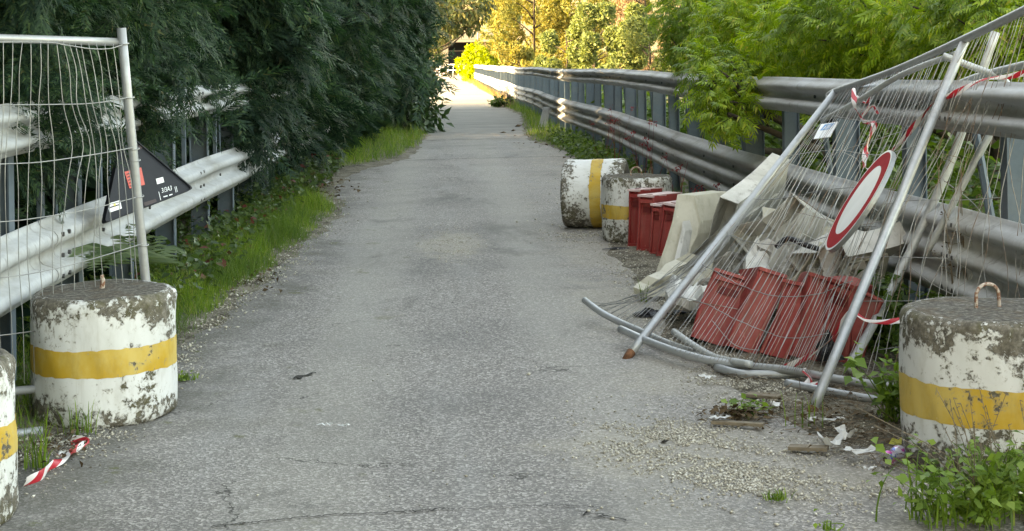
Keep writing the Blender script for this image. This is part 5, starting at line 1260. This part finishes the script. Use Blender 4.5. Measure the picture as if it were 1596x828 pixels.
parts = [grass_field(29000, 6.2, 12, lambda v: (-2.9, LOBE(v) + wob(v, .9, .05)), .04, .20, 1.2, zl), grass_field(30000, 9.5, 18.4, lambda v: (-2.1, LOBE(v) + wob(v, .9, .05)), .06, .26, 1.0, zl), grass_field(16000, 22.5, 38, lambda v: (-2.4, LOBE(v) + wob(v, .5, .06)), .09, .34, 1.0, zl, 1.7),
         grass_field(5000, 8, 16.5, lambda v: (LOBE(v) - .55, LOBE(v) - .12), .12, .38, 1.0, zl), grass_field(1500, 6.8, 20, lambda v: (LOBE(v) - .05, LEFT_EDGE(v) + .05), .02, .07, 1.0, zl)]
tag(obj('grass', *join_np(parts), M['grass']), 'green grass along the left verge', 'grass', kind='stuff')
RV = lambda v: (RIGHT_EDGE(v) + .05 + wob(v, .8, .08), 2.95)
parts = [grass_field(9000, 21, 33, RV, .06, .28, 1.0, zr, 1.6), grass_field(5000, 33, 58, RV, .08, .36, 1.0, zr, 2.4), grass_field(2500, 14, 22, lambda v: (2.3, 3.0), .05, .25, 1.0, zr, 1.3), grass_field(6000, 4.5, 14, lambda v: (2.3, 3.6), .06, .32, 1.0, zr, 1.0)]
tag(obj('grass', *join_np(parts), M['grass']), 'green grass under the right guard rail', 'grass', kind='stuff')
parts = [grass_field(4200, 57, 110, lambda v: (RIGHT_EDGE(v) - .1, 2.7), .12, .42, 1.2, zr, 3.5), grass_field(2600, 110, 190, lambda v: (RIGHT_EDGE(v) - .3, 2.8), .15, .45, 1.0, zr, 6), grass_field(900, 188, 194, lambda v: (-2.5, 2.7), .2, .6, 1.0, zr, 7)]
tag(obj('dry_grass', *join_np(parts), M['grass_dry']), 'dry golden grass along the sunlit rail', 'grass', kind='stuff')
# leafy ground cover at the foot of the left rail, and undergrowth behind the right rail
def leaf_stuff(name, label, n, yr, xr, zr_, s0, s1, mat, tmpl=None, pw_=1.5):
    y_ = rng.uniform(*yr, n); x = xr[0] + (xr[1] - xr[0]) * rng.random(n); z = zr_[0] + (zr_[1] - zr_[0]) * rng.random(n) ** pw_ * (.6 + .5 * lump(x * 2, y_ * 1.6))
    P = np.stack((x, y_, np.maximum(.02, z)), 1); V, F = scatter(*(tmpl or t_leaf(.30, .08, .15)), P, frames(rand_unit(n) * np.array((1, 1, .5)), np.array((0, -.25, 1.0)) + rng.normal(0, .5, (n, 3))), rng.uniform(s0, s1, n))
    return (V, F)
V, F = join_np([leaf_stuff('', '', 5200, (9.5, 16.5), (-2.45, -1.62), (.02, .42), .03, .085, 'ivy'), leaf_stuff('', '', 2600, (16, 23.5), (-2.5, -1.55), (.02, .5), .05, .12, 'ivy'), leaf_stuff('', '', 1500, (5.5, 10), (-3.2, -2.0), (.02, .3), .03, .09, 'ivy')])
tag(obj('ground_cover', V, F, M['ivy']), 'dark leafy ground cover with red leaves at the left rail', 'ground cover', kind='stuff')
V, F = join_np([leaf_stuff('', '', 9000, (6, 16), (2.95, 4.6), (-.1, 1.25), .06, .16, 'under', pw_=.9), leaf_stuff('', '', 5000, (16, 36), (3.0, 4.8), (-.1, 1.2), .09, .24, 'under', pw_=.9), leaf_stuff('', '', 2600, (36, 56), (3.0, 5), (-.1, 1.1), .15, .4, 'under', pw_=.9), leaf_stuff('', '', 2200, (6.0, 9.5), (2.25, 2.9), (.0, .42), .03, .08, 'under', pw_=1.2), leaf_stuff('', '', 1500, (20, 30), (2.1, 2.8), (.0, .35), .05, .12, 'under')])
VL, FL = leaf_stuff('', '', 48000, (-8, 56), (-7.6, -4.4), (-.1, 3.6), .25, .6, 'under', t_tri(), pw_=.8); tag(obj('undergrowth', VL, FL, M['cypress']), 'leafy fill added behind the left hedge to block sun', 'undergrowth', kind='stuff')  # leaf triangles added behind the hedge to stop sun leaking through
tag(obj('undergrowth', V, F, M['under']), 'leafy undergrowth behind and below the right rail', 'undergrowth', kind='stuff')
def stems_to(mb, base, tips, r):
    for t in tips:
        b = np.array(base) + rng.normal(0, .02, 3) * np.array((1, 1, 0)); mid = (b + t) / 2 + rng.normal(0, .03, 3); mb.tube(smooth_path([b, mid, t], 7), np.linspace(r, r * .4, 7), 5, False)
def weed(name, label, base, spread, height, nleaf, lsize, nblade, nstem, mat='weed', cat='weed', buds=0, group=None, seedheads=0, bl=1.0):
    root = empty(name, base); tag(root, label, cat, group); base = np.array(base)
    tips = base + np.stack((rng.normal(0, spread * .6, nstem), rng.normal(0, spread * .4, nstem), height * rng.uniform(.45, 1, nstem)), 1)
    if nstem: mb = MB(); stems_to(mb, base, tips, .0035); mb.build('stems', M['weed'], root, True)
    if nleaf and nstem:
        k = rng.integers(0, nstem, nleaf); t = rng.uniform(.25, 1.05, nleaf)[:, None]; P = base + (tips[k] - base) * t + rng.normal(0, .025, (nleaf, 3)); P[:, 2] = np.maximum(P[:, 2], base[2] + .012)
        ax = rand_unit(nleaf) * np.array((1, 1, .45)); V, F = scatter(*t_leaf(.34, .06, .18), P, frames(ax, np.array((0, -.3, 1.0)) + rng.normal(0, .4, (nleaf, 3))), lsize * rng.uniform(.5, 1.3, nleaf)); obj('leaves', V, F, M[mat], root)
    if nblade:
        out = []
        for k_ in range(nblade):
            a = random.uniform(0, 6.28); L = height * random.uniform(.6, 1.25) * bl; b = base + np.array((random.gauss(0, spread * .45), random.gauss(0, spread * .3), 0)); d_ = np.array((math.cos(a), math.sin(a) * .7, 0)); bend = random.uniform(.25, 1.1); w = .0016 + .0022 * random.random(); s_ = unit(np.cross(d_, (0, 0, 1)))
            V = []
            for t in np.linspace(0, 1, 7): c = b + d_ * L * bend * t ** 1.8 * .8 + np.array((0, 0, L * (t - .42 * bend * t ** 2.4))); ww = w * (1 - t) ** .6 + .0004; V += [c - s_ * ww, c + s_ * ww]
            out.append((np.array(V), np.array([(2 * i, 2 * i + 1, 2 * i + 3, 2 * i + 2) for i in range(6)])))
        obj('blades', *join_np(out), M['grass'], root)
    for k_ in range(buds):
        c = base + np.array((random.gauss(0, spread * .6), random.gauss(0, spread * .4), height * random.uniform(.15, .75))); V, F = stones(c[None], np.array([.008])); obj('bud', V, F, M['bud'], root)
    if seedheads:
        mb = MB()
        for k_ in range(seedheads):
            t = base + np.array((random.gauss(0, spread * .5) - .04, random.gauss(0, .05), height * random.uniform(1.1, 1.75))); b = base + np.array((random.gauss(0, spread * .25), 0, .05)); P = smooth_path([b, (b + t) / 2 + np.array((.01, 0, .03)), t], 10); mb.tube(P, .0012, 4, False)
            for q in P[5:]: mb.tube([q, q + rand_unit(1)[0] * .014], [.0022, .0008], 4, False)
        mb.build('seed_stalks', M['stalk'], root)
    return root
weed('weed_clump', 'tall green weed clump with pale buds in front of the right block', onZ(1530, 815, .01), .26, .26, 520, .042, 70, 36, buds=9, seedheads=16, group='weeds')
weed('weed_clump', 'green weeds at the lower right corner of the photo', onZ(1590, 800, .01), .2, .25, 300, .04, 46, 22, buds=4, seedheads=5, group='weeds')
weed('weed_clump', 'small sprawling weed left of the big clump by the right block', onZ(1455, 812, .01), .12, .13, 50, .04, 26, 8, buds=3, group='weeds')
weed('weed_clump', 'leafy green weed between the fallen fence and the right block', onZ(1400, 655, .02), .14, .30, 190, .06, 50, 16, group='weeds')
weed('weed_clump', 'tall leafy weed growing through the mesh beside the right block', onZ(1402, 560, .02) + np.array((0, .3, 0)), .2, .42, 260, .065, 24, 20, 'under', group='weeds')
weed('weed_clump', 'small round-leaved weed in the litter by the fence foot', onZ(1165, 643, .02), .09, .05, 60, .035, 8, 8, group='weeds')
weed('grass_tuft', 'small grass tuft on the gravel near the bottom of the photo', onZ(1212, 779, .01), .05, .04, 0, .03, 60, 0, cat='grass tuft', group='grass tufts')
weed('grass_tuft', 'thin grass tuft by the side post of the collapsed fence', onZ(1000, 470, .01), .05, .17, 0, .03, 16, 0, cat='grass tuft', group='grass tufts')
weed('grass_tuft', 'thin upright grass blades at the middle post foot', onZ(1258, 665, .01), .09, .15, 0, .03, 12, 0, cat='grass tuft', group='grass tufts')
weed('grass_tuft', 'grass tuft in front of the left block', onZ(120, 672, .01) + np.array((.02, -.05, 0)), .10, .15, 0, .03, 34, 0, cat='grass tuft', group='grass tufts')
weed('grass_tuft', 'grass between the two left blocks', onZ(55, 730, .01), .05, .24, 0, .03, 26, 0, cat='grass tuft', group='grass tufts')
weed('grass_tuft', 'mossy grass tuft right of the left block', onZ(290, 592, .005), .06, .04, 20, .02, 60, 4, cat='grass tuft', group='grass tufts')
weed('grass_tuft', 'green tip of a weed at the very bottom right of centre', onZ(1290, 826, .005), .02, .04, 6, .03, 10, 3, cat='grass tuft', group='grass tufts')
weed('weed_clump', 'weeds against the mesh behind the left block', onZ(120, 560, .02), .30, .35, 120, .05, 140, 16, 'under', group='weeds')
# fern by the left fence post
def fern(label, tips, base):
    root = empty('fern', base); tag(root, label, 'fern')
    for t in tips:
        P = smooth_path([np.array(base), (np.array(base) + t) / 2 + np.array((0, 0, .10)), t], 16); L = np.linalg.norm(t - base); out = []
        for i in range(3, 16):
            d_ = unit(P[min(15, i + 1)] - P[i - 1]); s_ = unit(np.cross(d_, (0, -.4, 1)))
            for sg in (-1, 1): out.append((P[i], s_ * sg + d_ * .35, .30 * L * (1 - i / 17) + .012))
        Pp = np.array([o[0] for o in out]); ax = np.array([o[1] for o in out]); S = np.array([o[2] for o in out]); V, F = scatter(*t_leaf4(.13), Pp, frames(ax, np.tile(np.array((0, -.4, 1.0)), (len(S), 1))), S); obj('frond', V, F, M['fern'], root)['kind'] = 'stuff'
b = onX(222, 425, -1.85)
fern('pale fern frond beside the left fence post', [onX(284, 396, -1.72), onX(255, 372, -1.8), onX(180, 372, -1.9), onX(150, 420, -1.85), onX(200, 350, -1.95), onX(120, 400, -1.95)], b)
# red flower stalks along the right rail
for i, (px, py, X, h, lb) in enumerate(((1002, 245, 2.45, .5, 'beyond the toppled block, on the right'), (958, 232, 2.45, .42, 'beyond the toppled block, on the left'), (1020, 262, 2.5, .22, 'behind the upright block'), (1116, 330, 2.42, .30, 'behind the beige barrier'), (940, 212, 2.5, .35, 'against the lower beam in mid distance'), (1060, 290, 2.5, .30, 'just behind the red barriers'))):
    p = onX(px, py, X); p = np.array((p[0], p[1], max(.02, p[2] - h))); p[2] = .02; h = onX(px, py - 55 if i < 2 else py - 40, X)[2]; root = empty('red_flower_stalk', p); tag(root, 'red flower stalks ' + lb, 'flower', 'red flowers along the right rail')
    tips = [p + np.array((random.gauss(0, .10), random.gauss(0, .15), max(.15, h * random.uniform(.7, 1.05)))) for _ in range(4)]; mb = MB(); stems_to(mb, p, tips, .004); mb.build('stems', M['redflower'], root)
    P = np.concatenate([t + rng.normal(0, .02, (18, 3)) for t in tips]); V, F = scatter(*t_leaf4(.4), P, frames(rand_unit(len(P)), rand_unit(len(P))), rng.uniform(.014, .03, len(P))); obj('flower_heads', V, F, M['redflower'], root)['kind'] = 'stuff'
for i, (px, py, lb) in enumerate(((985, 172, 'above the lower beam left of the ash'), (1005, 190, 'above the lower beam under the ash'), (1170, 200, 'between the beams right of the ash'))):
    c = onX(px, py, 2.85); p = np.array((c[0], c[1], .0)); root = empty('red_flower_stalk', p); tag(root, 'red flower head ' + lb, 'flower', 'red flowers along the right rail')
    mb = MB(); stems_to(mb, p, [c, c + np.array((.05, .1, -.05))], .004); mb.build('stems', M['redflower'], root); P = c + rng.normal(0, .03, (36, 3)); V, F = scatter(*t_leaf4(.4), P, frames(rand_unit(36), rand_unit(36)), rng.uniform(.02, .045, 36)); obj('flower_heads', V, F, M['redflower'], root)['kind'] = 'stuff'
# dry stalks
def dry_stalks(label, base, n, h, spread, heads=True, r=.004):
    root = empty('dry_stalks', base); tag(root, label, 'dead plant', 'dead stalks'); base = np.array(base); mb = MB(); hd = []
    for i in range(n):
        t = base + np.array((random.gauss(0, spread), random.gauss(0, spread), h * random.uniform(.55, 1.05))); b = base + np.array((random.gauss(0, spread * .5), random.gauss(0, spread * .5), 0)); P = smooth_path([b, (b + t) / 2 + rng.normal(0, .03, 3), t], 9); mb.tube(P, np.linspace(r, r * .4, 9), 5, False)
        for q in P[4:]: e = q + unit(rand_unit(1)[0] + np.array((0, 0, .6))) * h * .11; mb.tube([q, e], [r * .5, r * .25], 4, False); hd.append(e)
    mb.build('stems', M['stalk'], root, True)
    if heads: P = np.repeat(np.array(hd), 4, 0) + rng.normal(0, .008, (4 * len(hd), 3)); V, F = scatter(*t_leaf4(.4), P, frames(rand_unit(len(P)), rand_unit(len(P))), rng.uniform(.006, .018, len(P)) * (h / .9) ** .5); obj('seed_heads', V, F, M['dark_leaf'], root)['kind'] = 'stuff'
p = onY(1500, 470, 7.6); dry_stalks('dry brown stalks behind the mesh at the right block', (p[0], p[1], 0), 9, 1.15, .07)
p = onY(1545, 470, 7.7); dry_stalks('thin dry stalks at the right edge behind the block', (p[0], p[1], 0), 6, .9, .08, r=.003)
p = onX(792, 172, 2.3); dry_stalks('brown dry weeds at the rail where the sunlight begins', (p[0], p[1], 0), 22, .85, .28, r=.012)
dry_stalks('pale dry weeds beyond the first dry clump at the rail', (2.35, 60, 0), 16, .7, .35, r=.012)
weed('weed_clump', 'low green weed at the foot of the dry clump by the rail', (1.95, 52.5, .01), .45, .35, 300, .16, 120, 20, 'under', group='weeds')
yl = onZ(1385, 692, .035); V, F = scatter(*t_leaf(.45, .1, .1), np.array([yl, yl + np.array((.03, .0, .004))]), frames(np.array([(1, .1, .1), (.9, -.3, .2)]), np.array([(0, -.3, 1.0), (.1, -.4, 1)])), np.array([.07, .06])); tag(top('yellow_leaf', V, F, M['yleaf'], yl), 'fallen yellow leaf by the drinks can', 'leaf')
# concrete stub post under the right rail
p = onX(845, 215, 2.38); mb = MB(); V, F = prism([(-.10, -.08), (.10, -.08), (.10, .08), (-.10, .08)], 0, .5, 4, .25); V = shear_noise(V, .008, 2) + np.array((p[0], p[1], 0)); V[:, 0] += (V[:, 2]) * .25; tag(top('stub_post', V, F, M['galv'], (p[0], p[1], 0)), 'short leaning grey stub post in the grass under the right rail', 'post')
# dark lumps on the road far off
for lb, px, py, s_ in (('dark clod on the pale road, larger one', 808, 197, .10), ('dark flat clod left of the larger one on the pale road', 784, 207, .07), ('dark flat patch of debris beside the larger clod', 800, 204, .08)):
    c = onZ(px, py, .01); V, F = stones(c[None], np.array([s_])); V[:, 2] = np.maximum(.005, V[:, 2]); tag(top('clod', V, F, M['dark_leaf'], c), lb, 'clod')

# ================================================================== the far end
def mat_far(name, col, sc_=2.0): return plain(name, col, .9, 0, .2, sc_, .3, .2)
M['far_conc'] = mat_far('weathered_concrete', (.22, .20, .17)); M['far_shade'] = mat_far('painted_shade', (.028, .03, .038), .8); M['far_brick'] = mat_far('pinkish_plaster', (.36, .24, .19))  # the near-black tone stands in for shade under the deck
YU = 205.0
und = empty('underpass', (2, YU, 0)); tag(und, 'dark underpass with pale concrete lintel at the far end of the road', 'underpass')
xa, xb = onY(699, 90, YU)[0], onY(738, 90, YU)[0]; zt = onY(718, 66, YU)[2]
mb = MB(); mb.box((xa - 6, YU, 0), (xa - .02, YU + 9, zt)); mb.build('side_wall', M['far_conc'], und); mb = MB(); mb.box((xb + .02, YU, 0), (xb + 3.4, YU + 9, zt)); mb.build('side_wall', M['far_brick'], und)
mb = MB(); mb.box((xa - 7, YU - .5, zt), (xb + 3.6, YU + 10, zt + .35)); mb.build('lintel', M['far_conc'], und); mb = MB(); mb.box((xa - 7, YU - .1, zt + .38), (xb + 3.5, YU + 10, zt + 1.4)); mb.build('parapet', M['far_conc'], und)
mb = MB(); mb.box((xa, YU + 3.0, 0), (xb, YU + 3.1, zt - .7)); mb.build('painted_shade', M['far_shade'], und); mb = MB(); mb.box((xa, YU + 2.7, zt - 1.25), (xb, YU + 2.9, zt - 1.1)); mb.build('beam', M['far_conc'], und); mb = MB(); mb.box((xa, YU + 3.3, 0), (xb, YU + 8.8, zt)); mb.build('back_wall', M['far_shade'], und)  # near-black panel and wall paint the shade inside the underpass
xp = onY(745, 60, 165)[0]; pole = empty('lamp_post', (xp, 165, 0)); tag(pole, 'thin pale pole standing behind the lime bush', 'lamp post'); obj('shaft', *tube([(xp, 165, 0), (xp, 165, 4), (xp + .02, 165, 8.5)], [.14, .12, .08], 8), M['far_conc'], pole, True); obj('arm', *tube([(xp, 165, 8.4), (xp - 1.2, 165, 8.8)], .05, 6), M['far_conc'], pole, True); mb = MB(); mb.box((xp - 1.7, 164.85, 8.72), (xp - 1.1, 165.15, 8.86)); mb.build('lantern', M['far_conc'], pole)
# closing barrier at the far end
YB = 186.0; bx0, bx1 = onY(690, 110, YB)[0], onY(731, 110, YB)[0]
fb = empty('barrier_fence', (bx0, YB, 0)); tag(fb, 'pale barrier railing closing the road at its far end', 'barrier')
zb = onY(710, 101, YB)[2]
obj('top_rail', *tube([(bx0, YB, zb), (bx1 + .4, YB, zb + .08)], .07, 6), M['white'], fb, True); obj('middle_rail', *tube([(bx0, YB, zb * .5), (bx1 + .4, YB, zb * .5)], .04, 6), M['white'], fb, True)
for k in range(6): x = bx0 + (bx1 - bx0) * k / 5; obj('post', *tube([(x - .05, YB, -.02), (x + .03, YB, zb)], .045, 6), M['white'], fb, True)
ds = onY(727, 107, YB - .3); V, F = disc(ds, np.array((1., 0, 0)), np.array((0, 0, 1.)), np.array((0, -1., 0)), 0, .42, 0, 24); V2 = V + np.array((0, .03, 0)); o = top('distant_sign', np.concatenate((V, V2)), F + [tuple(24 + i for i in range(23, -1, -1))] + [(i, (i + 1) % 24, 24 + (i + 1) % 24, 24 + i) for i in range(24)], M['white'], ds); tag(o, 'small round white sign on the far railing', 'road sign')
rw = onY(686, 112, YB - 4); rr = empty('warning_barrier', (rw[0], YB - 4, 0)); tag(rr, 'pinkish warning barrier at the left of the far railing', 'barrier')
for k in range(3):
    x = rw[0] - .5 + .45 * k; mb = MB(); mb.add(*prism([(x - .16, YB - 4.1), (x + .16, YB - 4.1), (x + .16, YB - 3.9), (x - .16, YB - 3.9)], 0, 1.25 + .15 * (k % 2), 3, .3)); V, F = mb.get(); V[:, 0] += (V[:, 2]) * (.12 - .1 * k); obj('board', V, F, M['pink_plastic'] if k != 1 else M['white'], rr)
